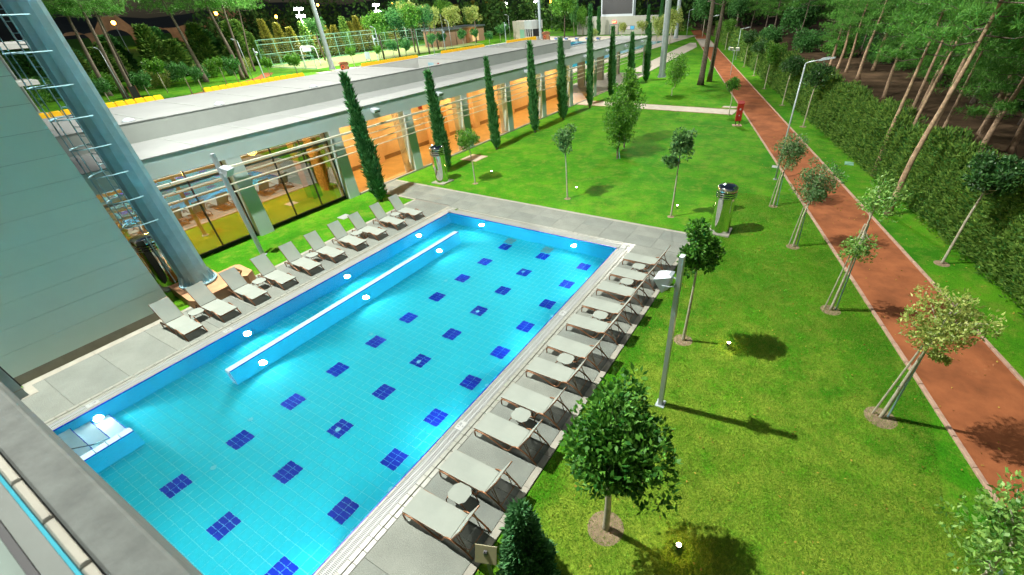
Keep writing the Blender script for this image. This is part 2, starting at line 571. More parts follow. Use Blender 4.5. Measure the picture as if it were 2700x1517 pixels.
# kerb stones of the running path, one by one
ang = math.atan2(-0.3195, 1)
def kerb_row(fx, sgn, y0, y1, L):
    me = MB().chbox(-0.06, 0.06, 0.004, L-0.012, -0.08, 0.075, 0.012).mesh('kerb_stone', M_kerb)
    y = y0
    rot = math.atan2(fx(1)-fx(0), 1.0)
    st = L*math.cos(rot)
    while y < y1:
        o = link('kerb_stone', me, running_path)
        o.location = (fx(y)+sgn*0.06, y, LZ+random.uniform(-0.008, 0.008))
        o.rotation_euler = (0, 0, -rot + random.uniform(-0.006, 0.006))
        y += st
kerb_row(path_l, -1, 4.0, 64, 1.0)
kerb_row(path_r, 1, 8.0, 64, 1.0)
for fx, sgn in ((path_l, -1), (path_r, 1)):
    k = MB()
    a, b_ = 64.2, 150
    k.add([(fx(a)+sgn*0.0, a, LZ), (fx(a)+sgn*.12, a, LZ), (fx(b_)+sgn*.12, b_, LZ), (fx(b_), b_, LZ),
           (fx(a)+sgn*0.0, a, LZ+.07), (fx(a)+sgn*.12, a, LZ+.07), (fx(b_)+sgn*.12, b_, LZ+.07), (fx(b_), b_, LZ+.07)],
          [(4,5,6,7),(0,1,5,4),(1,2,6,5),(2,3,7,6),(3,0,4,7)])
    k.build('far_kerb', M_kerb, running_path)

# concrete garden paths
gp = tag(MB().boxb(-25.7, -7.95, 49.6, 51.9, LZ-.05, LZ+.03).build('garden_path', M_pathst), kind='structure')
me_b = MB().boxb(-1.24, 1.24, -0.06, 0.06, -.06, .04).mesh('path_edging', M_kerb)
for i in range(7):
    for yy in (49.53, 51.97):
        o = link('path_edging', me_b, gp); o.location = (-24.4+2.52*i, yy, LZ)
sheet('diagonal_path', [(-30.0, 76.5), (-26.6, 76.5), (-29.6, 118), (-32.5, 128), (-34.0, 128), (-33.2, 116)], LZ+.03, M_pathst)
sheet('path_crossing', [(path_l(118)-.0, 118), (path_r(118), 118), (path_r(140), 140), (path_l(140), 140)], LZ+.016, M_pathst)

# ------------------------------------------------------------------ pool basin
basin = MB()
zb = -1.75
yN = PYN
def wallq(b, a, c):      # vertical quad from a to c (xy) from z=0.0 down to the floor
    b.quad((a[0], a[1], -0.032), (c[0], c[1], -0.032), (c[0], c[1], -depth(c[1])-.02), (a[0], a[1], -depth(a[1])-.02))
wallq(basin, (PXL, yN), (PXL, PYF)); wallq(basin, (PXL, PYF), (PXR, PYF)); wallq(basin, (PXR, PYF), (PXR, yN)); wallq(basin, (PXR, yN), (PXL, yN))
pool = tag(basin.build('pool_basin', M_poolwall), kind='structure')
bed = MB(); bed.quad((PXL, yN, -depth(yN)), (PXR, yN, -depth(yN)), (PXR, PYF, -depth(PYF)), (PXL, PYF, -depth(PYF)))
bed.build('floor_bed', M_grout, pool)
SL = -math.atan(0.0267)
BX = (-13.22, -10.82, -8.42)
BY = [16.76-1.8*i for i in range(10)]
def in_block(x, y):
    for bx in BX:
        if abs(x-bx) < 0.29:
            for by in BY:
                if abs(y-by) < 0.29: return True
    return False
# floor tiles 0.3 x 0.3, the nearest 300 as pieces
tile_me = MB().boxb(-.1425, .1425, -.1425, .1425, -.004, .004).mesh('floor_tile', M_pooltile)
cells = []
ny_ = int((PYF-yN)/0.3)
for i in range(36):
    for j in range(ny_+1):
        x = -18.02+0.15+0.3*i; y = -2.14+0.15+0.3*j
        if y > PYF+.05 or in_block(x, y): continue
        cells.append((x, y))
near = sorted([c for c in cells if c[1] > -0.3 and -15.6 < c[0]], key=lambda c: c[0]**2+c[1]**2)[:300]
ns = set(near)
for (x, y) in near:
    o = link('floor_tile', tile_me, pool)
    o.location = (x, y, -depth(y)+0.004); o.rotation_euler = (SL, 0, 0)
V = []
for (x, y) in cells:
    if (x, y) in ns: continue
    for dx, dy in ((-.1425,-.1425),(.1425,-.1425),(.1425,.1425),(-.1425,.1425)):
        yy_ = min(y+dy, PYF-.002); V.append((max(x+dx, PXL+.002), yy_, -depth(yy_)+0.007))
V = np.array(V)
tag(link('floor_tiles', np_mesh('floor_tiles', V, np.arange(len(V)).reshape(-1, 4), M_pooltile), pool), kind='stuff')
# navy marker tiles: blocks of 2 x 4
nv_me = MB().boxb(-.142, .142, -.069, .069, -.004, .005).mesh('marker_tile', M_navy)
for by in BY:
    for bx in BX:
        for i in range(2):
            for j in range(4):
                x = bx-.15+.3*i; y = by-.225+.15*j
                o = link('marker_tile', nv_me, pool)
                o.location = (x, y, -depth(y)+0.007); o.rotation_euler = (SL, 0, 0)
# grout-coloured patch under each marker is the bed itself; drains and inlets
dr_me = MB().lathe([(0.0, 0.012), (.035, .012), (.04, .008), (.075, .008), (.085, 0)], 18).mesh('floor_inlet', M_grout)
for x, y in ((-7.75, 3.4), (-7.8, 7.9), (-7.8, 12.5), (-7.8, 15.8), (-13.75, 3.0), (-13.75, 8.0), (-13.8, 12.6), (-10.85, 4.1), (-10.85, 7.7), (-10.85, 11.3), (-10.88, 15.0), (-12.9, 1.4)):
    o = link('floor_inlet', dr_me, pool); o.location = (x, y, -depth(y)+.012); o.rotation_euler = (SL, 0, 0)
# two grey drain grids at the deep end
dg = MB()
for k in range(8): dg.boxb(-.28, .28, -.28+.07*k, -.235+.07*k, 0, .01)
dgm = dg.mesh('drain_grid', simple('drain_grey', (0.16, 0.36, 0.36), 0.6))
for x in (-13.35, -10.95):
    o = link('drain_grid', dgm, pool); o.location = (x, 17.45, -depth(17.45)+.012)

# waterline navy edge tiles, overflow grate, coping tiles
L3 = 0.305
en_x = MB().chbox(0, .036, .004, L3-.004, -.032, .004, .006).mesh('edge_tile', M_navy)
cp = MB()
cp.chbox(.44, .575, .003, L3-.003, -.05, .0, .006); cp.chbox(.60, .74, .003, L3-.003, -.05, .006, .010)
cp_me = cp.mesh('coping_tile', M_ceram)
lp_me = MB().chbox(.036, .105, .002, L3-.002, -.06, .002, .008).mesh('lip_tile', M_ceram)
def edge_run(origin, rz, n, s0=0):
    for k in range(n):
        for nm, me in (('edge_tile', en_x), ('coping_tile', cp_me), ('lip_tile', lp_me)):
            o = link(nm, me, pool)
            d = Vector((0, L3*k+s0, 0)); d.rotate(Euler((0, 0, rz)))
            o.location = Vector(origin)+d
            o.rotation_euler = (0, 0, rz)
nR = int((PYF+2.1)/L3)
# right side: outward is +x ; run starts at the far corner and comes towards the camera
edge_run((PXR, PYF-nR*L3, 0), 0, nR)
# left side: outward is -x
edge_run((PXL, PYF, 0), PI, nR)
# far side: outward is +y, local x -> +y, so rz=90: local y -> -x
nF = int(round((PXR-PXL)/L3))
edge_run((PXR, PYF, 0), PI/2, nF)
def grate(x0, x1, y0, y1, along):
    """slats across the channel, two carrier bars"""
    ch = MB()
    if along == 'y':
        ch.boxb(x0-.01, x1+.01, y0, y1, -.07, -.05)
    else:
        ch.boxb(x0, x1, y0-.01, y1+.01, -.07, -.05)
    ch.build('overflow_channel', M_dark, pool)
    V = []; F = []
    p = 0.036
    n = int(((y1-y0) if along == 'y' else (x1-x0))/p)
    b = MB()
    for k in range(n):
        if along == 'y':
            y = y0+p*k
            b.boxb(x0, x1, y, y+.0215, -.03, -.002)
        else:
            x = x0+p*k
            b.boxb(x, x+.0215, y0, y1, -.03, -.002)
    for q in (0.27, 0.73):
        if along == 'y':
            xx = x0+(x1-x0)*q; b.boxb(xx-.012, xx+.012, y0, y1, -.028, -.0035)
        else:
            yy = y0+(y1-y0)*q; b.boxb(x0, x1, yy-.012, yy+.012, -.028, -.0035)
    tag(b.build('overflow_grate', M_grate, pool), kind='stuff')
grate(PXR+.11, PXR+.435, yN, PYF+.1, 'y')
grate(PXL-.435, PXL-.11, yN, PYF+.1, 'y')
grate(PXL-.1, PXR+.1, PYF+.11, PYF+.435, 'x')
# corner pieces of the coping and backing under it
for cx_, s in ((PXR, 1), (PXL, -1)):
    b = MB(); x0, x1 = sorted((cx_+s*.44, cx_+s*.74)); b.chbox(x0, x1, PYF+.44, PYF+.74, -.05, .003, .008)
    b.chbox(*sorted((cx_+s*.003, cx_+s*.43)), PYF+.44, PYF+.74, -.05, .002, .008)
    b.chbox(x0, x1, PYF+.003, PYF+.43, -.05, .002, .008)
    b.chbox(*sorted((cx_+s*.105, cx_+s*.43)), PYF+.105, PYF+.43, -.05, .001, .008)
    b.build('coping_corner', M_ceram, pool)
bk = MB()
bk.boxb(PXR+.02, PXR+.74, yN, PYF+.74, -.5, -.075); bk.boxb(PXL-.74, PXL-.02, yN, PYF+.74, -.5, -.075); bk.boxb(PXL-.02, PXR+.02, PYF+.02, PYF+.735, -.5, -.078)
bk.build('coping_bed', M_joint, pool)
# divider walls in the water
def divider(x0, x1, y0, y1, slope):
    b = MB()
    zt = -.028
    b.add([(x0, y0, zt), (x1, y0, zt), (x1, y1, zt), (x0, y1, zt),
           (x0, y0-slope*.0, -depth(y0)), (x1+.0, y0, -depth(y0)), (x1, y1, -depth(y1)), (x0, y1, -depth(y1))],
          [(4,5,1,0),(5,6,2,1),(6,7,3,2),(7,4,0,3)])
    d = b.build('divider_wall', M_poolwall, pool)
    n = int((y1-y0)/.3)
    pt = MB().chbox(0, x1-x0-.035, .003, .297, -.012, .012, .003).mesh('divider_cap_tile', M_ptop)
    ne = MB().chbox(0, .03, .004, .296, -.05, .012, .004).mesh('divider_edge_tile', M_navy)
    for k in range(n):
        o = link('divider_cap_tile', pt, d); o.location = (x0+.001, y0+.002+k*(y1-y0)/n, zt+.012)
        o = link('divider_edge_tile', ne, d); o.location = (x1-.032, y0+.002+k*(y1-y0)/n, zt+.012)
    e = MB().chbox(x0, x1, y0-.02, y0-.0, -depth(y0)+.02, zt+.01, .003)
    e.build('divider_end_trim', M_ptop, d)
    e = MB()
    e.boxb(x1-.03, x1+.006, y0-.028, y0-.021, -depth(y0)+.02, zt+.005); e.build('divider_end_edge', M_navy, d)
    return d
divider(-16.01, -15.72, 3.72, 16.05, .3)
divider(-16.02, -15.72, yN, 0.87, .2)
# steps between the left wall and the short divider
for k, (ye, z) in enumerate(((0.82, -.86), (0.39, -.62), (-.05, -.38), (-.5, -.14))):
    s = MB().boxb(PXL+.002, -16.025, yN, ye, -1.2, z).build('pool_step', M_pstep, pool)
    MB().boxb(PXL+.002, -16.03, ye+.001, ye+.02, z-.06, z+.003).build('step_nosing', M_navy, s)
hr = MB().tube([(-16.2, .55, -.5), (-16.2, .35, -.15), (-16.2, 0.0, .02), (-16.2, -.8, .55), (-16.2, -1.2, .75)], .022, 8)
hr.build('step_handrail', M_chrome, pool, True)
# underwater lamps
lamp_me = MB().lathe([(0, .02), (.05, .018), (.068, .005), (.072, 0)], 20).mesh('lamp_lens', E_pool, True)
ring_me = MB().lathe([(.07, .0), (.075, .016), (.11, .012), (.118, 0)], 20).mesh('lamp_rim', M_ptop, True)
def pool_lamp(loc, rot, aim, watts):
    o = link('underwater_lamp', ring_me, pool); o.location = loc; o.rotation_euler = rot
    l = link('lamp_lens', lamp_me, o)
    li = bpy.data.lights.new('underwater_glow', 'SPOT')
    li.energy = watts; li.spot_size = R(150); li.spot_blend = 1.0; li.shadow_soft_size = 0.12; li.color = (0.93, 0.98, 1.0)
    lo = bpy.data.objects.new('underwater_glow', li); COL.objects.link(lo)
    lo.location = Vector(loc)+Vector(aim)*0.16
    lo.rotation_euler = Vector(aim).to_track_quat('-Z', 'Y').to_euler()
    lo.parent = pool
PW = 700
for y in (0.58, 5.45, 10.3, 15.12):
    pool_lamp((PXL+.002, y, -.55), (0, PI/2, 0), (1, 0, -.12), PW)
    pool_lamp((PXR-.002, y, -.62), (0, -PI/2, 0), (-1, 0, -.12), PW)
for y in (4.7, 9.45, 14.25):
    pool_lamp((-15.72+.008, y, -.55), (0, PI/2, 0), (1, 0, -.12), PW)
for x in (-15.5, -12.5, -9.5)[0:3:2]:
    pool_lamp((x, PYF-.002, -.6), (PI/2, 0, 0), (0, -1, -.12), PW)
pool_lamp((-10.5, PYN+.002, -.6), (-PI/2, 0, 0), (0, 1, -.12), PW)
wt = MB(); wt.quad((PXL, yN, -.022), (PXR, yN, -.022), (PXR, PYF, -.022), (PXL, PYF, -.022))
tag(wt.build('pool_water', M_water), kind='structure')

# depth markers on the grate: white plates with figures
def depth_plate(loc, rz, txt):
    p = MB().chbox(-.16, .16, -.13, .13, 0, .012, .004).build('depth_plate', M_grate, pool)
    p.location = loc; p.rotation_euler = (0, 0, rz)
    for t_, yy, sz in ((txt, .0, .11), ('m', -.1, .09)):
        cu = bpy.data.curves.new('depth_figures', 'FONT'); cu.body = t_; cu.size = sz; cu.align_x = 'CENTER'; cu.extrude = .0008
        o = bpy.data.objects.new('depth_figures', cu); COL.objects.link(o)
        dg_ = bpy.context.evaluated_depsgraph_get()
        me = bpy.data.meshes.new_from_object(o.evaluated_get(dg_))
        bpy.data.objects.remove(o)
        me.materials.clear(); me.materials.append(M_black)
        q = link('depth_figures', me, p); q.location = (0, yy, .0135)
depth_plate((PXR+.27, 5.62, .0), PI/2, '1.20')
depth_plate((PXR+.27, 11.9, .0), PI/2, '1.35')
depth_plate((PXL-.27, 5.05, .0), PI/2, '1.20')
depth_plate((PXL-.27, 0.75, .0), PI/2, '1.10')
depth_plate((PXR+.27, 18.15, .003), PI/2, '1.55')
depth_plate((PXL-.27, 18.15, .003), PI/2, '1.55')

# ------------------------------------------------------------------ deck
dk = MB()
dk.boxb(PXR+.74, -4.02, -3, 18.66, -.12, -.03); dk.boxb(-25.85, -4.02, 18.66, 21.05, -.12, -.03); dk.boxb(-21.6, PXL-.74, -3, 18.66, -.12, -.03)
deck = tag(dk.build('pool_deck', M_joint), kind='structure')
sl_cache = {}
def slabs(x0, x1, y0, y1, nx, ny, mat=M_slab, name='paving_slab', gap=.005):
    w = (x1-x0)/nx; h = (y1-y0)/ny
    key = (round(w, 3), round(h, 3), mat.name)
    if key not in sl_cache:
        sl_cache[key] = MB().chbox(-w/2+gap/2, w/2-gap/2, -h/2+gap/2, h/2-gap/2, -.06, 0, .004).mesh(name, mat)
    for i in range(nx):
        for j in range(ny):
            o = link(name, sl_cache[key], deck)
            o.location = (x0+w*(i+.5), y0+h*(j+.5), random.uniform(-.002, .001))
slabs(PXR+.745, -4.22, -2.6, 18.65, 1, 15)
slabs(-4.215, -4.02, -2.6, 20.83, 1, 22, M_stone, 'edging_stone')
slabs(PXL-3.4, PXL-.745, -2.6, 18.64, 1, 14)
slabs(-18.75, -4.22, 18.66, 20.85, 10, 2)
slabs(-25.85, -18.76, 18.84, 20.85, 5, 2)
slabs(-25.85, -4.02, 20.855, 21.05, 20, 1, M_stone, 'edging_stone')
slabs(-25.85, -21.6, 18.65, 18.83, 4, 1, M_stone, 'edging_stone')
slabs(-21.6, -21.405, 4.86, 18.64, 1, 13, M_stone, 'edging_stone')
slabs(-21.745, -21.41, -.06, 4.85, 1, 5, M_stone, 'edging_stone')
MB().chbox(-21.40, -20.72, -.30, .12, -.05, .012, .004).build('edging_stone', M_stone, deck)

# ------------------------------------------------------------------ pavilion
COLY = [-0.9, 5.2, 11.37, 17.45, 23.53, 29.75, 36.0, 42.25, 48.35, 54.7, 60.9, 67.2, 73.3]
pav = thing('pool_pavilion', 'long low white pavilion with flat canopy, grey columns and orange lit hall', 'building', (-28, 36, 0))
def pbuild(mb, name, mat, smooth=False, parent=None):
    o = mb.build(name, mat, parent or pav, smooth)
    if parent is None:
        o.location = (28, -36, 0)
    return o
cm = MB().chbox(-.3, .3, -.385, .385, -.1, 4.15, .001).mesh('column', M_fascia)
for y in COLY:
    o = link('column', cm, pav); o.location = (-26.05+28, y-36, 0)
pbuild(MB().boxb(-26.35, -25.745, -4, 74.4, 4.151, 4.985), 'fascia', M_fascia)
pbuild(MB().boxb(-29.7, -25.72, -4, 55.8, 4.99, 5.03).boxb(-30.6, -25.72, 55.8, 74.45, 4.99, 5.03), 'canopy_roof', M_roof)
pbuild(MB().boxb(-30.6, -30.42, 55.81, 74.44, 5.03, 5.14).boxb(-30.42, -25.72, 74.2, 74.44, 5.03, 5.10), 'roof_upstand', M_white)
pbuild(MB().boxb(-30.3, -26.36, -4, 55.8, 4.16, 4.98).boxb(-30.6, -26.36, 55.81, 74.3, 4.2, 4.98), 'ceiling', M_white)
ub = MB()
for y0, y1 in ((-4, 29.5), (35.65, 46.1), (55.2, 55.8)):
    ub.boxb(-36.3, -29.7, y0, y1, 3.5 if y0 > 50 else 5.035, 5.9)
for y0, y1 in ((29.5, 35.65), (46.1, 55.2)):
    ub.boxb(-30.1, -29.7, y0, y1, 5.035, 5.9)
    ub.boxb(-36.3, -35.9, y0, y1, 5.035, 5.9)
pbuild(ub, 'upper_block', M_greywall)
rf = MB()
for y0, y1 in ((-4, 29.5), (35.65, 46.1), (55.2, 55.8)):
    rf.boxb(-36.32, -29.68, y0-.0, y1, 5.901, 5.93)
for y0, y1 in ((29.51, 35.64), (46.11, 55.19)):
    rf.boxb(-30.1, -29.68, y0, y1, 5.901, 5.925)
    rf.boxb(-36.32, -35.9, y0, y1, 5.901, 5.925)
pbuild(rf, 'upper_roof', M_roof)
for y0, y1 in ((29.5, 35.65), (46.1, 55.2)):
    pbuild(MB().boxb(-35.9, -30.1, y0, y1, 3.3, 3.5), 'courtyard_floor', M_white)
    pbuild(MB().boxb(-35.899, -35.88, y0, y1, 3.5, 5.89), 'courtyard_side_wall', M_white)
    pbuild(MB().boxb(-35.88, -30.1, y1-.02, y1-.001, 3.5, 5.89), 'courtyard_end_wall', M_white)
for x0, x1 in ((-34.6, -33.9), (-32.6, -32.0)):
    pbuild(MB().boxb(x0, x1, 35.60, 35.62, 5.0, 5.6), 'courtyard_window', M_steel)
pbuild(MB().boxb(-33.4, -33.2, 35.60, 35.62, 5.35, 5.6), 'courtyard_sign', M_redp)
pbuild(MB().boxb(-36.3, -36.2, -4, 55.8, 0, 5.0), 'rear_wall', M_greywall)
sm_me = MB().boxb(-1.97, 1.97, -.02, .02, 0, .012).mesh('roof_seam', M_greywall)
sm_me2 = MB().boxb(-3.25, 3.25, -.02, .02, 0, .012).mesh('roof_seam', M_greywall)
for k in range(24):
    o = link('roof_seam', sm_me, pav); o.location = (-27.71+28, -2+3.05*k-36, 5.031)
for y in list(np.arange(-2, 29, 3.05))+[38.5, 41.6, 44.6]:
    o = link('roof_seam', sm_me2, pav); o.location = (-33.0+28, float(y)-36, 5.931)
cow = MB().lathe([(.0, .16), (.12, .13), (.24, .05), (.28, 0)], 14).mesh('roof_cowl', M_alu, True)
for y in (9.6, 14.0, 20.1):
    o = link('roof_cowl', cow, pav); o.location = (-30.25+28, y-36, 5.93)
# hall
pbuild(MB().boxb(-30.5, -30.3, 17.5, 55.8, 0, 4.16), 'hall_back_wall', M_orange)
pbuild(MB().boxb(-30.3, -26.4, 17.4, 17.56, 0, 4.16), 'hall_end_wall', M_orange)
pbuild(MB().boxb(-30.3, -25.9, 17.56, 56.0, -.08, .02), 'hall_floor', M_ofloor)
pbuild(MB().boxb(-33, -25.9, 56.0, 75, -.08, .0), 'pergola_paving', M_pathst)
pbuild(MB().boxb(-30.299, -30.27, 17.57, 55.8, .02, .32), 'skirting', M_obase)
pbuild(MB().boxb(-25.9, -25.74, 17.9, 55.8, -.08, .05), 'hall_sill', M_stone)
for y in (23.53, 29.75, 36.0, 42.25, 48.35):
    pbuild(MB().boxb(-30.29, -29.85, y-.35, y+.35, .0, 4.15), 'wall_pier', M_orange)
nd = MB().boxb(-30.26, -30.22, 31.0, 32.2, .02, 2.5)
dr = pbuild(nd, 'hall_door', simple('door_orange', (0.55, 0.28, 0.08), 0.5))
MB().boxb(-30.21, -30.17, 31.12, 31.18, 1.0, 1.15).build('door_handle', M_black, dr)
pbuild(MB().boxb(-30.28, -30.24, 29.0, 29.5, 2.9, 3.4), 'hall_sign', simple('sign_maroon', (0.25, 0.04, 0.04), 0.5))
fs = MB()
for k in range(4): fs.boxb(-.03, .03, -.02+.13*k, .02+.13*k, 0.03, 4.1)
fm = fs.mesh('folding_screen', M_curtain)
for y in COLY[3:9]:
    o = link('folding_screen', fm, pav); o.location = (-26.25+28, y-.95-36, 0)
bulb = MB().lathe([(0, 0), (.09, .0), (.1, .03)], 14).mesh('downlight', emit('warm_bulb', (1, .6, .25), 14))
for y in (20.5, 26.6, 32.9, 39.1, 45.3, 51.5):
    o = link('downlight', bulb, pav); o.location = (-28.3+28, y-36, 4.12)
    add_point('hall_glow', (-28.3, y, 3.75), 330, .12, (1.0, .68, .31))
for y in (60.9, 67.2, 73.3):
    pbuild(MB().boxb(-31.3, -30.35, y-.3, y+.3, 0, 4.2), 'rear_column', M_pathst)
# glazed lounge
pbuild(MB().boxb(-33, -26.25, -4, 17.4, -.08, .02), 'lounge_floor', M_gold)
pbuild(MB().boxb(-33.2, -33, -4, 17.4, 0, 4.16), 'lounge_back_wall', simple('lounge_wall', (0.25, 0.20, 0.06), 0.8))
pbuild(MB().boxb(-33, -30.3, -4, 17.4, 4.0, 4.16), 'lounge_ceiling', M_white)
add_point('lounge_glow', (-29.5, 8.0, 3.4), 700, .3, (1.0, .64, .24))
add_point('lounge_glow', (-29.5, 14.2, 3.4), 700, .3, (1.0, .64, .24))
for y0, y1 in ((-.5, 4.8), (5.6, 10.97), (11.77, 17.05)):
    w = (y1-y0)/3
    for k in range(3):
        a = y0+w*k+.03; b_ = y0+w*(k+1)-.03
        pbuild(MB().boxb(-26.215, -26.203, a, b_, .12, 3.45), 'glass_pane', M_glass)
        pbuild(MB().boxb(-26.215, -26.203, a, b_, 3.55, 4.12), 'glass_pane', M_glass)
    for k in range(4):
        y = y0+w*k
        pbuild(MB().boxb(-26.26, -26.16, y-.028, y+.028, .12, 4.14), 'mullion', M_black)
    pbuild(MB().boxb(-26.27, -26.15, y0, y1, -.02, .118), 'sill_rail', M_black)
    pbuild(MB().boxb(-26.25, -26.17, y0+.03, y1-.03, 3.455, 3.545), 'transom', M_dsteel)
pbuild(MB().boxb(-28.6, -28.56, 19.0-2.3, 19.4-2.3, 3.55, 3.75), 'exit_light', E_green)
# brown entrance lobby pier seen through the glass
pbuild(MB().boxb(-28.6, -27.9, 15.9, 16.6, .02, 4.1), 'lobby_pier', M_wood)
# sunshade rails: one piece per half bay
rails = ((3.80, .055, .11), (3.42, .04, .05), (3.02, .04, .05), (2.63, .04, .05))
br = MB().boxb(-.02, .02, -.02, .02, 2.55, 4.14).mesh('rail_bracket', M_alu)
M_rail = simple('cream_rail', (0.66, 0.64, 0.52), 0.5, 0, 0.05)
for k in range(len(COLY)-1):
    ya = (COLY[k]+COLY[k-1])/2 if k else -3.5
    yb = (COLY[k]+COLY[k+1])/2
    for z, dx, dz in rails:
        pbuild(MB().boxb(-25.60-dx, -25.60+dx, ya+.03, yb-.03, z-dz/2, z+dz/2), 'sunshade_rail', M_rail)
    o = link('rail_bracket', br, pav); o.location = (-25.70+28, COLY[k]-.36-36, 0)
# wall floodlights on the fascia
def wall_spot(y, label):
    t = thing('wall_floodlight', label, 'floodlight', (-25.74, y, 4.6), 0, 'floodlights along the pavilion fascia')
    MB().boxb(0, .03, -.10, .10, -.12, .14).build('mount', M_alu, t)
    b = MB(); b.add([(.05,-.20,.02),(.42,-.24,-.06),(.42,.24,-.06),(.05,.20,.02),(.05,-.20,.20),(.46,-.24,.12),(.46,.24,.12),(.05,.20,.20)],
                    [(0,3,2,1),(4,5,6,7),(0,1,5,4),(1,2,6,5),(2,3,7,6),(3,0,4,7)])
    b.build('housing', M_alu, t)
    MB().tube([(.02, -.05, .0), (.1, -.05, -.06), (.16, -.05, .02)], .02, 6).build('bracket', M_alu, t)
    MB().boxb(.425, .437, -.2, .2, -.04, .09).build('lens', M_screen, t)
for k, y in enumerate((20.66, 26.8, 33.2, 39.0, 45.3, 51.5, 57.7, 63.9, 70.1)):
    wall_spot(y, f'white floodlight on the grey fascia, {ORD[k]} from the glazed lounge')

# ------------------------------------------------------------------ near building: panelled wall block and balcony edge
mb_ = thing('panelled_building', 'teal grey panelled wall block and balcony edge in the left foreground', 'building', (-21.75, 0, 0))
def nb(mb, name, mat):
    o = mb.build(name, mat, mb_); o.location = (21.75, 0, 0); return o
nb(MB().boxb(-24.3, -21.775, -6, 4.815, -.1, 15), 'wall_core', M_dark)
zc = [.33, 1.16]+[1.16+.762*k for k in range(1, 18)]
nb(MB().boxb(-21.79, -21.765, -.06, 4.3, -.1, .325), 'plinth', simple('plinth_stone', (0.26, 0.24, 0.18), .8))
for a, b_ in zip(zc[:-1], zc[1:]):
    nb(MB().chbox(-21.79, -21.75, -.06, 4.83, a+.004, b_-.004, .002), 'wall_panel', M_panel)
nb(MB().boxb(-24.0, -20.8, -9, -.10, -.1, 7.9), 'side_wall', simple('side_grey', (0.30, 0.36, 0.36), .7))
nb(MB().boxb(-20.82, -20.785, -9, -.085, .30, .33), 'side_wall_joint', M_stone)
# balcony parapet below the camera
nb(MB().boxb(-20.78, 9, -.25, -.10, 7.0, 8.05), 'parapet', M_concrete)
nb(MB().chbox(-20.78, 9, -.252, -.085, 8.052, 8.2, .012), 'coping', M_concrete)
for k in range(36):
    nb(MB().chbox(-14+.42*k, -14+.42*k+.405, -.306, -.262, 7.95, 8.14, .01), 'sill_tile', M_stone)
nb(MB().boxb(-14, 4, -.322, -.309, 7.95, 8.145), 'glass_edge', simple('cyan_glass_edge', (0.05, 0.33, 0.42), .2))
nb(MB().boxb(-14, 4, -.395, -.325, 7.9, 8.135), 'window_ledge', simple('ledge_grey', (0.13, 0.15, 0.135), .7))
nb(MB().boxb(-14, 4, -.425, -.398, 7.9, 8.138), 'gasket', M_black)
nb(MB().boxb(-14, 4, -3, -.428, 7.85, 8.13), 'balcony_floor', simple('balcony_green', (0.12, 0.17, 0.145), .6))

# ------------------------------------------------------------------ floodlight mast with caged ladder
def mast(name, label, loc, r0, r1, H, plinth=0.5, ladder=None, lit=False, group=None, z_l0=0.8, lit_dir=(1, 0), M_steel=None):
    M_steel = M_steel or M_gsteel
    t = thing(name, label, 'mast', loc, 0, group)
    n = 12
    MB().lathe([(r0+(r1-r0)*q, plinth+(H-plinth)*q) for q in np.linspace(0, 1, 8)], n).build('shaft', M_steel, t)
    MB().lathe([(r0+.16, plinth-.03), (r0+.16, plinth+.03)], 24).build('base_flange', M_steel, t)
    gm = MB().prism([(r0-.02, plinth+.03), (r0+.13, plinth+.03), (r0+.02, plinth+.45), (r0-.02, plinth+.45)], -.012, .012, 'y').mesh('gusset', M_steel)
    bm_ = MB().tube([(r0+.09, 0, plinth+.03), (r0+.09, 0, plinth+.12)], .028, 6).mesh('anchor_bolt', M_alu)
    for k in range(n):
        a = 2*PI*(k+.5)/n
        o = link('gusset', gm, t); o.rotation_euler = (0, 0, a)
        o = link('anchor_bolt', bm_, t); o.rotation_euler = (0, 0, a+PI/n)
    if ladder is not None:
        ca, sa = math.cos(ladder), math.sin(ladder)
        def loc2(d, s, z):
            return (ca*d-sa*s, sa*d+ca*s, z)
        ztop = min(H-1, 24)
        def rr(z): return r0+(r1-r0)*(z-plinth)/(H-plinth)
        for s in (-.2, .2):
            MB().tube([loc2(rr(z)+.16, s, z) for z in np.arange(z_l0, ztop, 2.0)], .022, 6).build('ladder_rail', M_steel, t)
        for z in np.arange(2.6, ztop-2.2, .30):
            if z > 14: break
            MB().tube([loc2(rr(z)+.16, -.2, z), loc2(rr(z)+.16, .2, z)], .014, 5).build('ladder_rung', M_steel, t)
        zs = np.arange(3.6, ztop-2, .95)
        for z in zs:
            if z > 15: break
            pts = [loc2(rr(z)*.55+.95*math.sin(q), -.50*math.cos(q), z) for q in np.linspace(0, PI, 15)]
            MB().tube(pts, .022, 6).build('cage_hoop', M_steel, t)
        for q in (.75, 1.2, 1.57, 1.94, 2.39):
            pts = [loc2(rr(z)*.55+.95*math.sin(q), -.50*math.cos(q), z) for z in zs if z <= 15]
            MB().tube(pts, .013, 5).build('cage_bar', M_steel, t)
        for z in np.arange(2.0, 15, 1.9):
            MB().tube([loc2(rr(z)-.02, -.2, z), loc2(rr(z)+.16, -.2, z)], .016, 5).build('ladder_bracket', M_steel, t)
    # lamp head out of the picture
    MB().boxb(-.1, .1, -1.8, 1.8, H-.2, H).boxb(-.1, .1, -1.8, 1.8, H+.9, H+1.1).build('head_frame', M_steel, t)
    hm = MB().boxb(0, .35, -.28, .28, -.25, .25).mesh('lamp_housing', M_dsteel)
    for i in range(4):
        for z in (H-.1, H+1.0):
            o = link('lamp_housing', hm, t); o.location = (.12*lit_dir[0], -1.35+.9*i, z); o.rotation_euler = (0, .5, 0)
    return t
mast('floodlight_mast', 'thick teal steel mast with caged ladder beside the panelled wall', (-22.5, 6.3, 0), .56, .24, 33.0, .5, R(281), M_steel=M_steel)
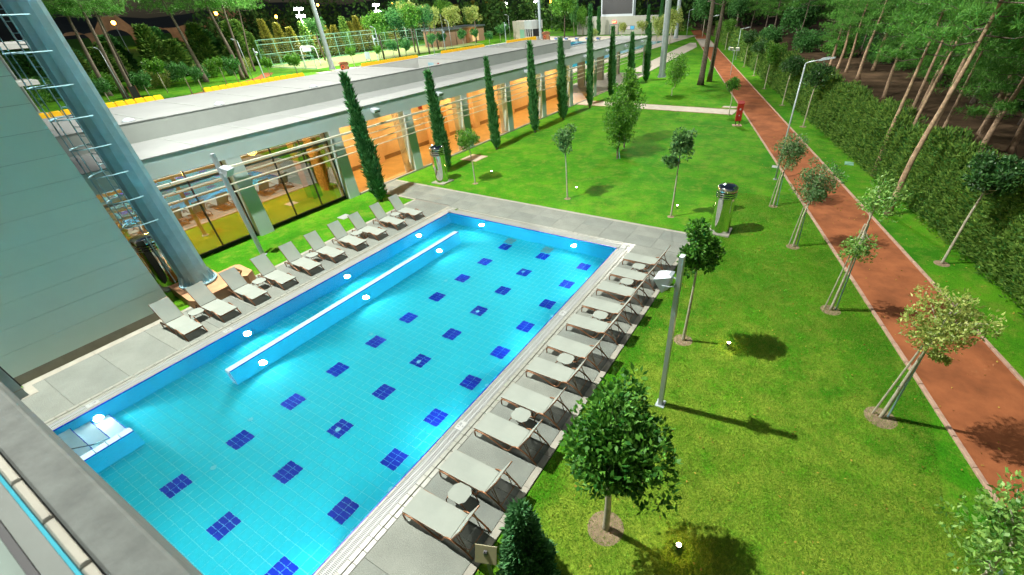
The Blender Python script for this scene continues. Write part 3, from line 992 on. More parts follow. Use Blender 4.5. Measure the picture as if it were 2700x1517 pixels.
mast('floodlight_mast', 'tall grey mast on the lawn beyond the last cypresses', (-22.1, 69.8, 0), .47, .24, 33.0, .3, None)
mast('floodlight_mast', 'grey mast with caged ladder farthest away beside the running path', (-40.6, 137.5, 0), .55, .3, 33.0, .3, R(285))
mast('floodlight_mast', 'grey stadium mast rising behind the brown wooden hut', (-90.2, 65.4, 0), .50, .22, 31.0, .3, None)
mast('floodlight_mast', 'grey stadium mast beside the white ticket hut', (-84.4, 138.4, 0), .48, .24, 31.0, .3, None)
for nm, loc, w, r_, c_ in FLOOD:
    add_point(nm, loc, w, r_, c_)
# terracotta concrete base of the near mast
pl = thing('mast_plinth', 'terracotta coloured concrete base around the foot of the near mast', 'plinth', (-22.3, 6.4, 0))
q = MB().prism([(-23.35+22.3, 5.45-6.4), (-21.15+22.3, 5.25-6.4), (-20.85+22.3, 5.4-6.4), (-20.88+22.3, 6.75-6.4), (-21.15+22.3, 7.0-6.4), (-22.45+22.3, 7.12-6.4), (-23.15+22.3, 7.2-6.4), (-23.4+22.3, 6.9-6.4)], -.1, .43)
q.build('base_block', M_terra, pl)
q = MB()
def bar(a, b_, w=.24):
    d = (Vector(b_)-Vector(a)); L = d.length; a_ = math.atan2(d.y, d.x)
    q.box(((a[0]+b_[0])/2, (a[1]+b_[1])/2, .17), (L+w, w, .50), a_)
A_, B_, C_, D_ = (-.12, .7), (-.12, 1.52), (.95, 1.48), (1.08, .75)
q.prism([(-.30, .55), (-.02, .55), (-.02, 1.40), (.60, 1.38), (1.12, 1.02), (1.30, 1.22), (1.0, 1.62), (-.12, 1.68), (-.30, 1.55)], -.1, .426)
q.prism([(.10, .50), (.42, .50), (.80, 1.12), (.55, 1.30)], -.1, .42)
q.build('base_loop', M_terra, pl)

# ------------------------------------------------------------------ sun loungers and side tables
def smooth_pts(pts, n=4):
    P = [Vector(p) for p in pts]
    out = []
    for i in range(len(P)-1):
        p0 = P[max(i-1, 0)]; p1 = P[i]; p2 = P[i+1]; p3 = P[min(i+2, len(P)-1)]
        for k in range(n):
            t = k/n
            out.append(0.5*((2*p1)+(-p0+p2)*t+(2*p0-5*p1+4*p2-p3)*t*t+(-p0+3*p1-3*p2+p3)*t**3))
    out.append(P[-1])
    return out

def make_lounger(flip, label, group):
    t = thing('sun_lounger', label, 'sun lounger', (0, 0, 0), 0, group)
    prof = [(0.0, 0.0), (0.0, .14), (.03, .235), (.12, .265), (.35, .255), (.58, .215), (.80, .12), (.95, .04), (1.10, .02), (1.22, .09), (1.29, .25), (1.40, .345), (1.56, .355), (1.78, .27), (1.95, .13), (2.06, .0)]
    if flip:
        prof = [(1.97-u*.957, z) for u, z in prof][::-1]
    for s in (-1, 1):
        MB().tube(smooth_pts([(u, s*.345, z+.02) for u, z in prof], 3), .0225, 7).build('side_frame', M_bronze, t, True)
    # cross stretchers on the ground side
    for u in ((.06, 1.04, 1.95) if not flip else (.12, .95, 1.9)):
        z = .03 if u in (1.04, .95) else (.24 if u < .2 else .15)
        MB().tube([(u, -.345, z), (u, .345, z)], .013, 6).build('stretcher', M_bronze, t)
    # seat frame and sling
    sf = MB()
    for s in (-1, 1):
        sf.tube([(0.0, s*.325, .318), (1.5, s*.325, .318)], .018, 6)
    sf.tube([(0.012, -.325, .318), (0.012, .325, .318)], .016, 6)
    sf.tube([(1.488, -.325, .318), (1.488, .325, .318)], .016, 6)
    sf.build('seat_frame', M_bronze, t)
    def sling(name, f):
        nu, nv = 8, 5
        vs = []; fc = []
        for top in (0, 1):
            for i in range(nu+1):
                for j in range(nv+1):
                    vs.append(f(i/nu, j/nv, top))
        st = (nu+1)*(nv+1)
        for i in range(nu):
            for j in range(nv):
                a = i*(nv+1)+j
                fc.append((st+a, st+a+nv+1, st+a+nv+2, st+a+1)); fc.append((a, a+1, a+nv+2, a+nv+1))
        b = MB().add(vs, fc)
        # rim
        for i in range(nu):
            for j in (0, nv):
                a = i*(nv+1)+j; b.f.append((a, a+nv+1, st+a+nv+1, st+a))
        for j in range(nv):
            for i in (0, nu):
                a = i*(nv+1)+j; b.f.append((a, a+1, st+a+1, st+a))
        return b.build(name, M_sling, t, False)
    sling('seat', lambda a, c, top: (.0+1.47*a, -.335+.67*c, .332+.010*top-.022*math.sin(PI*c)*math.sin(PI*a)))
    h = Vector((1.50, 0, .33)); d = Vector((.44, 0, .76))
    nrm = Vector((-d.z, 0, d.x)).normalized()
    sling('backrest', lambda a, c, top: tuple(h+d*(.02+.98*a)+Vector((0, -.325+.65*c, 0))+nrm*(.012+.010*top-.02*math.sin(PI*c)*math.sin(PI*a))))
    bf = MB()
    bf.tube([tuple(h+Vector((0, -.325, 0))), tuple(h+d+Vector((0, -.325, 0))), tuple(h+d+Vector((0, .325, 0))), tuple(h+Vector((0, .325, 0)))], .019, 7)
    bf.build('back_frame', M_bronze, t)
    # prop: U hoop and ratchet arms
    pr = MB()
    pb = h+d*.52
    if not flip:
        pr.tube([(pb.x, -.27, pb.z), (1.86, -.27, .13), (1.92, -.22, .08), (1.92, .22, .08), (1.86, .27, .13), (pb.x, .27, pb.z)], .011, 6)
        pr.tube([(pb.x-.04, -.30, pb.z-.1), (1.92, -.33, .18)], .009, 5).tube([(pb.x-.04, .30, pb.z-.1), (1.92, .33, .18)], .009, 5)
    else:
        pr.tube([(pb.x-.05, -.27, pb.z-.1), (1.80, -.27, .20), (1.80, .27, .20), (pb.x-.05, .27, pb.z-.1)], .011, 6)
    pr.build('back_prop', M_black if flip else M_bronze, t)
    return t

def make_table(label, group):
    t = thing('side_table', label, 'side table', (0, 0, 0), 0, group)
    c = .11; a, b_ = .27, .24
    MB().prism([(-a+c, -b_), (a-c, -b_), (a, -b_+c), (a, b_-c), (a-c, b_), (-a+c, b_), (-a, b_-c), (-a, -b_+c)], .362, .374).build('table_top', M_sling, t)
    for s in (-1, 1):
        pts = smooth_pts([(-.33, s*.20, 0), (-.31, s*.21, .15), (-.20, s*.215, .33), (-.05, s*.215, .345), (.08, s*.21, .26), (.20, s*.2, .345), (.30, s*.2, .15), (.34, s*.2, 0)], 3)
        MB().tube(pts, .014, 6).build('leg_frame', M_bronze, t, True)
    MB().tube([(-.22, -.215, .34), (-.22, .215, .34)], .012, 6).tube([(.2, -.2, .34), (.2, .2, .34)], .012, 6).build('stretcher', M_bronze, t)
    return t

pro_r = make_lounger(False, 'x', 'sun loungers on the lawn side of the pool')
RY = [3.10, 4.40, 5.88, 7.20, 8.59, 9.92, 11.35, 12.66, 14.00, 15.33, 16.82]
for k, y in enumerate(RY):
    o = pro_r if k == 0 else copy_tree(pro_r)
    o.location = (-6.28+random.uniform(-.015, .015), y, 0)
    o.rotation_euler = (0, 0, random.uniform(-.03, .03))
    o['label'] = ('sun lounger nearest the camera on the lawn side of the pool' if k == 0 else
                  f'sun lounger on the lawn side of the pool, {ORD[k]} from the camera' if k < 10 else 'sun lounger on the lawn side of the pool, farthest from the camera')
pro_l = make_lounger(True, 'x', 'sun loungers on the pavilion side of the pool')
LY = [4.30, 5.64, 6.94, 8.28, 9.63, 10.98, 12.33, 13.68, 15.08, 16.48]
for k, y in enumerate(LY):
    o = pro_l if k == 0 else copy_tree(pro_l)
    o.location = (-18.96+random.uniform(-.015, .015), y, 0)
    o.rotation_euler = (0, 0, PI+random.uniform(-.03, .03))
    o['label'] = ('sun lounger on the pavilion side, closest to the panelled wall' if k == 0 else
                  f'sun lounger on the pavilion side, {ORD[k]} from the panelled wall' if k < 9 else 'sun lounger on the pavilion side, at the far corner of the pool')
pro_t = make_table('x', 'small side tables between the loungers')
tabs = [(-5.33, 3.77, 0, 'between the two nearest loungers on the lawn side')]
tabs += [(-5.35, (RY[2]+RY[3])/2, 0, 'beside the third lounger from the camera on the lawn side'),
         (-5.35, (RY[4]+RY[5])/2, 0, 'beside the fifth lounger from the camera on the lawn side'),
         (-5.35, (RY[6]+RY[7])/2, 0, 'beside the seventh lounger from the camera on the lawn side'),
         (-5.35, (RY[8]+RY[9])/2, 0, 'beside the ninth lounger from the camera on the lawn side'),
         (-5.35, (RY[9]+RY[10])/2, 0, 'by the farthest lounger on the lawn side')]
for a, nm in ((0, 'first'), (2, 'third'), (4, 'fifth'), (6, 'seventh'), (8, 'ninth')):
    tabs.append((-20.15, (LY[a]+LY[a+1])/2+.02, PI, f'after the {nm} lounger from the panelled wall'))
for k, (x, y, rz, w) in enumerate(tabs):
    o = pro_t if k == 0 else copy_tree(pro_t)
    o.location = (x, y, 0); o.rotation_euler = (0, 0, rz)
    o['label'] = 'low sling side table '+w

# ------------------------------------------------------------------ steel ventilation columns
def vent(loc, label):
    t = thing('ventilation_column', label, 'ventilation column', loc, 0, 'polished steel ventilation columns')
    MB().boxb(-.55, .55, -.55, .55, -.02, .07).build('plinth', M_stone, t)
    MB().lathe([(.46, .07), (.46, 1.86)], 40).build('shaft', M_chrome, t, True, R(40))
    for k in range(3):
        z = 1.90+.11*k
        MB().lathe([(.40, z-.03), (.485, z-.015), (.495, z+.025), (.44, z+.06), (.40, z+.06)], 40).build('louvre_ring', M_chrome, t, True, R(40))
    MB().lathe([(.395, 1.86), (.395, 2.24)], 32).build('core', M_black, t, True)
    MB().lathe([(.49, 2.22), (.49, 2.38), (.45, 2.43), (.30, 2.50), (.0, 2.54)], 40).build('cap', M_chrome, t, True, R(40))
vent((-3.1, 21.95, LZ), 'polished steel ventilation column on the lawn beyond the right pool corner')
vent((-22.22, 22.1, LZ), 'polished steel ventilation column beside the orange lit hall')
vent((-24.5, 5.95, LZ), 'polished steel ventilation column between the panelled wall and the mast')

# ------------------------------------------------------------------ loudspeaker posts
def speaker_post(loc, rz, label):
    t = thing('loudspeaker_post', label, 'speaker post', loc, rz, 'loudspeaker posts around the lawns')
    MB().chbox(-.06, .06, -.09, .09, 0, 5.1, .004).build('post', M_alu, t)
    MB().boxb(-.13, .13, -.16, .16, 0, .025).build('foot_plate', M_alu, t)
    b = MB()
    b.add([(.20,-.17,4.20),(.34,-.21,4.08),(.34,.21,4.08),(.20,.17,4.20),(.16,-.17,4.54),(.58,-.22,4.42),(.58,.22,4.42),(.16,.17,4.54)],
          [(0,3,2,1),(4,5,6,7),(0,1,5,4),(1,2,6,5),(2,3,7,6),(3,0,4,7)])
    b.add([(.16,-.17,4.54),(.58,-.22,4.42),(.58,.22,4.42),(.16,.17,4.54),(.24,-.10,4.58),(.48,-.14,4.51),(.48,.14,4.51),(.24,.10,4.58)],
          [(4,5,6,7),(0,1,5,4),(1,2,6,5),(2,3,7,6),(3,0,4,7)])
    b.build('loudspeaker', M_alu, t)
    MB().tube([(.05, -.12, 4.30), (.16, -.235, 4.32), (.34, -.25, 4.32)], .016, 6).tube([(.05, .12, 4.30), (.16, .235, 4.32), (.34, .25, 4.32)], .016, 6).boxb(.05, .075, -.14, .14, 4.26, 4.35).build('bracket', M_alu, t)
speaker_post((-2.0, 9.16, LZ), PI, 'white loudspeaker post on the lawn beside the right row of loungers')
speaker_post((-23.4, 9.62, LZ), R(20), 'white loudspeaker post on the grass in front of the glazed lounge')
speaker_post((-92.6, 52.4, LZ), R(10), 'white loudspeaker post far off, left of the basketball hoop')
speaker_post((-95.2, 81.9, LZ), R(10), 'white loudspeaker post far off, near the fence end by the green court')
speaker_post((-93.0, 103.1, LZ), R(10), 'white loudspeaker post far off among the round trees before the pines')
speaker_post((-93.0, 131.5, LZ), R(10), 'white loudspeaker post far off by the brown clubhouse wall')

# ------------------------------------------------------------------ street lamps
def street_lamp(loc, rz, H, arm, label, mat=None, group='slim street lamps along the paths'):
    mat = mat or M_gsteel
    t = thing('street_lamp', label, 'street lamp', loc, rz, group)
    MB().tube([(0, 0, 0), (0, 0, H*.5), (.0, 0, H-.05)], [.06, .05, .042], 8).build('pole', mat, t, True)
    MB().lathe([(.14, 0), (.14, .03), (.07, .04)], 12).build('foot_plate', mat, t)
    MB().tube(smooth_pts([(0, 0, H-.08), (.02, 0, H), (.15, 0, H+.08), (arm*.55, 0, H+.2)], 3), .032, 7).build('arm', mat, t, True)
    b = MB(); b.box((arm*.55+.38, 0, H+.27), (.80, .24, .07), 0, 0, -.2); b.box((arm*.55+.30, 0, H+.30), (.4, .16, .07), 0, 0, -.2)
    b.build('lamp_head', mat, t)
    return t
street_lamp((-1.6, 31.3, LZ), R(-10), 6.6, 1.2, 'slim street lamp at the left edge of the red path, nearest the camera')
street_lamp((-16.6, 95.4, LZ), R(-10), 4.6, 1.6, 'slim street lamp on the grass strip by the hedge, with a small bent arm')
street_lamp((-40.0, 146, LZ), R(-10), 6.2, 1.2, 'slim street lamp at the far end of the red path')
street_lamp((-92.9, 30.9, LZ), R(180), 6.7, 1.0, 'slim street lamp far off left, among the leaning pine trunks')
street_lamp((-93.0, 50.4, LZ), R(180), 6.3, 1.6, 'slim street lamp far off, left of the basketball hoop')
street_lamp((-94.3, 82.3, LZ), R(180), 6.4, 1.0, 'slim street lamp far off at the right end of the green fence')
street_lamp((-95.3, 108.5, LZ), R(180), 6.5, 1.0, 'slim street lamp far off in front of the bare trees')
street_lamp((-96.5, 139.0, LZ), R(180), 6.5, 1.0, 'slim street lamp far off left of the white ticket hut')

# ------------------------------------------------------------------ small things on the lawn
def ground_spot(loc, label, w):
    t = thing('garden_spotlight', label, 'spotlight', loc, 0, 'lit garden spotlights on the lawn')
    MB().tube([(0, 0, -.02), (0, 0, .12)], .012, 6).build('spike', M_black, t)
    MB().lathe([(.035, .10), (.05, .13), (.055, .20), (.05, .215)], 14).build('housing', M_black, t, True)
    MB().lathe([(.0, .221), (.048, .2205), (.05, .216)], 14).build('lens', E_spot, t)
    add_point('spot_glow', (loc[0], loc[1], loc[2]+.30), w, .03, (1.0, .62, .25))
ground_spot((-.27, 5.17, LZ), 'glowing garden spotlight in the dark shadow of the nearest ficus', 14)
ground_spot((-.76, 12.74, LZ), 'glowing garden spotlight in the tree shadow beside the speaker post', 14)
ground_spot((-5.96, 23.98, LZ), 'glowing garden spotlight left of the right steel column', 6)
ground_spot((-12.73, 24.32, LZ), 'glowing garden spotlight by the slim tree in the middle of the lawn', 6)
ground_spot((-19.97, 24.88, LZ), 'glowing garden spotlight near the steel column beside the hall', 6)

def cover(loc, sx, sy, label, mat_in, frame=M_kerb, name='manhole_cover'):
    t = thing(name, label, 'cover', loc)
    MB().chbox(-sx/2, sx/2, -sy/2, sy/2, -.04, .02, .006).build('frame', frame, t)
    MB().chbox(-sx/2+.1, sx/2-.1, -sy/2+.1, sy/2-.1, .0, .026, .004).build('lid', mat_in, t)
cover((-23.75, 27.6, LZ), 1.6, 1.6, 'large square stone rimmed cover on the grass beside the hall', M_pathst)
cover((-23.6, 14.85, LZ), .62, .62, 'small white grille cover on the grass before the glazed lounge', M_grate, M_grate)
cover((-9.0, 53.2, LZ), 1.5, .9, 'grey cover with pink rim beside the garden path end', M_pathst)
cover((-1.9, 34.0, LZ), .5, .5, 'small white plate in the grass near the street lamp foot', M_grate, M_grate)
cover((2.55, 36.6, LZ), .55, .8, 'green plastic box lid on the grass strip beside the hedge', M_green, M_green)

t = thing('hose_cabinet', 'red fire hose cabinet on legs beside the red path', 'cabinet', (-6.7, 45.2, LZ), R(20))
t.scale = (.8, .8, .95)
MB().boxb(-.5, .5, -.35, .35, 0, .06).build('foot_slab', M_kerb, t)
for x in (-.2, .2):
    MB().boxb(x-.03, x+.03, -.05, .05, .06, .5).build('leg', M_black, t)
cb = MB(); cb.add([(-.32,-.22,.45),(.32,-.22,.45),(.32,.22,.45),(-.32,.22,.45),(-.32,-.22,1.95),(.32,-.22,1.95),(.32,.22,2.1),(-.32,.22,2.1)],
                  [(0,3,2,1),(4,5,6,7),(0,1,5,4),(1,2,6,5),(2,3,7,6),(3,0,4,7)]); cb.build('cabinet_body', M_redp, t)
rfm = MB(); rfm.box((0, 0, 2.06), (.74, .56, .05), 0, .33, 0); rfm.build('cabinet_roof', M_redp, t)
MB().lathe([(0, 0), (.09, 0), (.09, .01)], 16).build('badge', M_grate, t).matrix_local = Matrix.Translation((0, -.232, 1.5)) @ Matrix.Rotation(PI/2, 4, 'X')
MB().lathe([(0, 0), (.06, 0), (.06, .01)], 16).build('badge', M_grate, t).matrix_local = Matrix.Translation((0, -.232, .95)) @ Matrix.Rotation(PI/2, 4, 'X')
t = thing('hose_cabinet', 'red cabinet far off left among the trees', 'cabinet', (-127.5, 51.0, LZ), R(70))
MB().boxb(-.4, .4, -.3, .3, .2, 2.0).build('cabinet_body', M_redp, t)
MB().boxb(-.3, -.2, -.1, .1, 0, .2).boxb(.2, .3, -.1, .1, 0, .2).build('leg', M_black, t)
t = thing('notice_board', 'dark leaning notice board with wooden frame far off left', 'board', (-93.0, 32.2, LZ), R(80))
MB().boxb(-.45, .45, -.03, .03, .1, 1.9).build('board', M_black, t)
MB().boxb(.45, .55, -.06, .06, 0, 2.0).boxb(-.55, -.45, -.06, .06, 0, 2.0).build('post', M_wood, t)
# small sign on a post at the near end of the deck
t = thing('sign_post', 'small olive sign on a dark post beside the nearest lounger', 'sign', (-3.66, 2.74, LZ), R(20))
MB().boxb(-.035, .035, -.03, .03, 0, 1.06).build('post', M_dsteel, t)
sp = MB(); sp.box((0, 0, .96), (.46, .025, .40), 0, -.5, 0); sp.build('sign_plate', simple('olive_plate', (0.27, 0.25, 0.15), .6), t)
MB().boxb(-.03, .03, -.032, .03, 1.06, 1.075).boxb(-.02, .02, -.03, .0, 1.0, 1.075).build('clip', M_black, t)

# ------------------------------------------------------------------ vegetation
def clump_leaves(centers, radii, per, L, W, outward=0.6, upb=0.25, flat=1.0):
    per = int(per*1.35); L = L*1.12; W = W*1.15
    Cs, As = [], []
    for c, r in zip(centers, radii):
        d = sphere_dirs(per)
        rad = r*(0.45+0.55*rng.random((per, 1))**0.5)
        p = np.asarray(c)+d*rad*np.array([1, 1, flat])
        a = d*outward+rng.normal(size=(per, 3))*0.55+np.array([0, 0, upb])
        Cs.append(p); As.append(a)
    C = np.concatenate(Cs); A = np.concatenate(As)
    n = len(C)
    return leaf_quads(C, A, L*(0.7+0.6*rng.random(n)), W*(0.7+0.6*rng.random(n)))

def crown_clumps(c, r, n, shell=0.55, rs=(0.20, 0.44)):
    d = sphere_dirs(n)
    k = shell+(1-shell)*rng.random((n, 1))**0.7
    k = np.where(rng.random((n, 1)) < 0.25, rng.random((n, 1))*0.6, k)
    rad = (rs[0]+(rs[1]-rs[0])*rng.random(n))*min(r)
    ph = rng.random(3)*6.28
    az_ = np.arctan2(d[:, 1], d[:, 0])
    lump = 1+.20*np.sin(2*az_+ph[0])*np.cos(2.5*d[:, 2]+ph[1])+.14*np.sin(5*az_+3*d[:, 2]+ph[2])
    pts = np.asarray(c)+d*k*(np.asarray(r)*0.80)*lump[:, None]
    return pts, rad

def leafy_tree(name, label, loc, crown, radii, trunk_r, mat, clumps=26, per=60, L=.11, W=.055, bark=M_bark, group=None,
               bend=(0, 0), stakes=0, pit=0, cat='tree', lobes=None, shell=.55, limb_r=.35):
    t = thing(name, label, cat, loc, 0, group)
    pts, rad = crown_clumps(crown, radii, clumps, shell)
    if lobes:
        for lc, lr, n in lobes:
            p2, r2_ = crown_clumps(lc, lr, n, shell)
            pts = np.concatenate([pts, p2]); rad = np.concatenate([rad, r2_])
    ctop = Vector((crown[0], crown[1], crown[2]))
    zb_ = crown[2]-radii[2]*.8
    tr = MB()
    p = [(0, 0, -.08), (bend[0]*.6, bend[1]*.6, zb_*.35), (bend[0], bend[1], zb_*.7), (crown[0]*.7, crown[1]*.7, zb_), tuple(ctop+Vector((0, 0, radii[2]*.35)))]
    tr.tube(smooth_pts(p, 4), [trunk_r*(1.25 if i == 0 else 1.0-.55*i/16) for i in range(17)], 9)
    tr.build('trunk', bark, t, True)
    br_ = MB()
    zb2 = zb_
    for k in range(0, len(pts), 2):
        q = Vector(pts[k])
        zs_ = max(zb2*.9, min(q.z-.25, ctop.z))
        f = (zs_-zb_)/max(ctop.z-zb_, .1)
        st = Vector((crown[0]*(.7+.3*f), crown[1]*(.7+.3*f), zs_))
        md = (st+q)/2+Vector((0, 0, -.04))
        br_.tube([st, md, q], [trunk_r*limb_r, trunk_r*limb_r*.7, trunk_r*limb_r*.35], 5, caps=False)
    br_.build('limbs', bark, t, True)
    V, F = clump_leaves(pts, rad, per, L, W)
    link('crown', np_mesh('crown', V, F, mat), t)
    for k in range(stakes):
        a = k*2.2+.6
        MB().tube([(.22*math.cos(a), .22*math.sin(a), -.1), (.06*math.cos(a)+bend[0]*.8, .06*math.sin(a)+bend[1]*.8, zb_*.95)], .026, 6).build('stake', M_steel if k == 0 else M_bark, t)
    if stakes:
        MB().tube([(-.08, -.05, zb_*.45), (.12, .09, zb_*.46)], .012, 5).build('tie', M_black, t)
    if pit:
        MB().lathe([(0, .012), (pit*.7, .012), (pit, .002)], 20).build('soil_ring', M_soil, t)
    return t

# lawn trees
leafy_tree('ficus_tree', 'dense dark green ficus with curved pale trunk, nearest tree to the camera', (-1.9, 4.86, LZ), (.28, .04, 3.35), (1.08, 1.08, 1.3), .085, L_ficus, 64, 105, .125, .062, M_bark, 'standard trees on the pool lawn', (.02, .06), 0, .43)
leafy_tree('ficus_tree', 'tall slim leafy tree behind the speaker post by the lounger row', (-2.26, 12.44, LZ), (.06, .05, 3.5), (.66, .66, 1.2), .06, L_ficus, 40, 78, .125, .06, M_bark, 'standard trees on the pool lawn', (.04, .0), 0, .34)
leafy_tree('ficus_tree', 'slim crooked tree left of the right steel column', (-5.95, 22.77, LZ), (.12, -.05, 3.85), (.78, .75, .85), .05, L_ficus2, 28, 66, .135, .06, M_bark, 'standard trees on the pool lawn', (.06, .0), 0, .2, lobes=[((-.35, .0, 3.05), (.45, .45, .42), 8)])
leafy_tree('ficus_tree', 'slim tree with open leafy head in the middle of the lawn', (-12.59, 22.83, LZ), (-.1, 0, 3.55), (.72, .72, .80), .05, L_ficus2, 26, 62, .135, .06, M_bark, 'standard trees on the pool lawn', (-.03, .0), 0, .2)
leafy_tree('ficus_tree', 'slim short tree with fresh green head near the hall', (-19.84, 22.76, LZ), (-.1, 0, 2.95), (.82, .82, .72), .045, L_bush, 26, 62, .135, .06, M_bark, 'standard trees on the pool lawn', (.03, .0), 0, .2)
leafy_tree('garden_tree', 'large bushy green tree branching from the ground on the far lawn', (-12.97, 31.64, LZ), (.1, .1, 2.75), (1.35, 1.35, 2.1), .07, L_bush, 80, 95, .13, .06, M_gbark, 'bushy trees on the far lawn', (.0, .0), 1, 0)
leafy_tree('garden_tree', 'tall narrow bushy tree behind the large bushy one', (-13.6, 34.6, LZ), (.1, .1, 3.6), (1.2, 1.2, 2.6), .07, L_bush, 60, 60, .16, .08, M_gbark, 'bushy trees on the far lawn')
leafy_tree('garden_tree', 'loose airy young tree standing in front of the grey lawn mast', (-16.9, 58.0, LZ), (.3, .3, 2.7), (1.6, 1.6, 2.0), .07, L_bush, 55, 40, .18, .08, M_bark, 'bushy trees on the far lawn')
# staked trees along the red path
G = 'staked young trees along the red path'
leafy_tree('young_tree', 'staked young tree cut off by the right edge of the picture', (4.62, 6.3, LZ), (-.12, .12, 2.95), (.95, .95, 1.0), .07, L_path, 36, 56, .10, .045, M_bark, G, (.02, 0), 2, .42)
leafy_tree('young_tree', 'staked tree with yellowish feathery crown over the red path', (3.77, 11.52, LZ), (.12, .05, 3.5), (.95, .9, .85), .055, L_light, 44, 50, .095, .04, M_bark, G, (.05, .02), 2, .42, lobes=[((.3, 0, 2.5), (.5, .4, .2), 4)], shell=.7)
leafy_tree('young_tree', 'staked tree with two open tiers of leaves over the red path', (2.26, 16.72, LZ), (.06, .0, 4.35), (.80, .8, .75), .05, L_path, 26, 34, .115, .045, M_bark, G, (.04, 0), 2, .36, lobes=[((.0, .0, 2.75), (.75, .7, .6), 17)], shell=.7)
leafy_tree('young_tree', 'staked olive green tree leaning over the left kerb of the red path', (.43, 21.7, LZ), (.15, .0, 3.15), (.92, .9, 1.1), .05, L_olive, 46, 56, .10, .04, M_bark, G, (.02, 0), 2, .3)
leafy_tree('young_tree', 'staked dark tree at the path kerb beside the nearest street lamp', (-1.1, 26.54, LZ), (.15, .0, 3.15), (.9, .9, 1.0), .05, L_olive, 40, 52, .105, .042, M_bark, G, (.02, 0), 2, .25)
leafy_tree('young_tree', 'small round headed tree beside the red hose cabinet', (-8.29, 49.3, LZ), (-.1, 0, 2.75), (.72, .72, .72), .06, L_ficus, 24, 50, .15, .08, M_bark, G, (.02, 0))
# ball trees along the hedge
G = 'round headed trees in front of the hedge'
rows = [((6.36, 22.67), .98, 3.85, 'glossy dark round tree before the hedge at the right edge'),
        ((-1.26, 46.64), 1.1, 4.1, 'dark round tree before the hedge, next beyond the nearest street lamp'),
        ((-4.08, 55.85), 1.15, 3.7, 'round tree with sunlit looking glossy leaves before the hedge, third along'),
        ((-7.3, 65.54), 1.3, 3.95, 'yellow green tipped round tree before the hedge, fourth along'),
        ((-10.34, 76.26), 1.2, 3.75, 'dark round tree before the hedge, fifth along'),
        ((-13.38, 85.58), 1.2, 4.1, 'dark round tree before the hedge, sixth along'),
        ((-22.0, 112.0), 1.5, 4.4, 'yellow green round tree before the hedge, far along the path')]
for k, (p, r_, zc_, lb) in enumerate(rows):
    leafy_tree('ball_tree', lb, (*p, LZ), (.1, 0, zc_), (r_, r_, r_*.86), .06, L_dark if k not in (3, 6) else L_bush, 38, 80, .14, .07, M_bark, G, (.02, 0), 0, .3)

# cypresses
def cypress_mesh(H, Rm, n, seed):
    q = rng.random(n)**.85
    z = .12+q*(H-.15)
    def prof(zz):
        s = zz/H
        return Rm*np.minimum(1, (s/.10)**.6)*(1-np.clip((s-.30)/.70, 0, 1)**1.5)*1.0+.02
    a = rng.random(n)*2*PI
    wob = 1+.16*np.sin(a*3+z*2.3+seed)+.12*np.sin(z*5.1+a*2+seed*2)
    r = prof(z)*wob*(.78+.30*rng.random(n))
    C = np.stack([np.cos(a)*r, np.sin(a)*r, z], 1)
    A = np.stack([np.cos(a)*.45, np.sin(a)*.45, np.full(n, 1.0)], 1)+rng.normal(size=(n, 3))*.28
    V, F = leaf_quads(C, A, .16+.30*rng.random(n)**2, .045+.05*rng.random(n))
    me = np_mesh('foliage', V, F, L_cyp)
    zs = np.linspace(.12, H*.97, 14)
    core = MB().lathe([(float(prof(zz))*.74, float(zz)) for zz in zs]+[(0, H*.99)], 12).mesh('inner_foliage', L_cyp, True)
    return me, core
cm1 = cypress_mesh(7.0, .31, 5600, 1)
cm2 = cypress_mesh(7.0, .28, 5600, 4)
ctr = MB().tube([(0, 0, -.1), (0, 0, .6)], [.11, .09], 9).mesh('trunk', M_gbark, True)
CY = [(17.6, 7.1, 'closest to the glazed lounge'), (24.0, 6.5, 'rising behind the left steel column'), (30.3, 6.6, 'third from the lounge'), (36.5, 7.15, 'fourth from the lounge'),
      (42.1, 7.0, 'fifth from the lounge'), (48.4, 9.3, 'tallest, sixth from the lounge'), (54.5, 7.2, 'seventh from the lounge'), (60.7, 6.3, 'eighth from the lounge, shortest'), (66.8, 6.9, 'at the far end of the row')]
for k, (y, H, lb) in enumerate(CY):
    t = thing('cypress_tree', 'slender dark cypress beside the pavilion, '+lb, 'tree', (-23.45, y, LZ), random.uniform(0, 6), 'row of cypresses along the pavilion')
    me, core = (cm1, cm2)[k % 2]
    for nm, d in (('foliage', me), ('inner_foliage', core)):
        o = link(nm, d, t); o.scale = (1.0+.13*math.sin(k*2.1), 1.0+.13*math.cos(k*1.7), H/7.0); o.rotation_euler = (.012*math.sin(k*3.1), .014*math.cos(k*2.3), 0)
    link('trunk', ctr, t)
for (x, y, H, lb) in ((-71.5, 154, 7.5, 'thin cypress before the left part of the scoreboard wall'), (-54.0, 152, 7.6, 'thin cypress before the right part of the scoreboard wall'), (-50.0, 152, 9.2, 'taller thin cypress before the right part of the scoreboard wall')):
    t = thing('cypress_tree', lb, 'tree', (x, y, LZ), 0, 'cypresses before the scoreboard wall')
    for nm, d in (('foliage', cm1[0]), ('inner_foliage', cm1[1])):
        o = link(nm, d, t); o.scale = (1.5, 1.5, H/7.0)
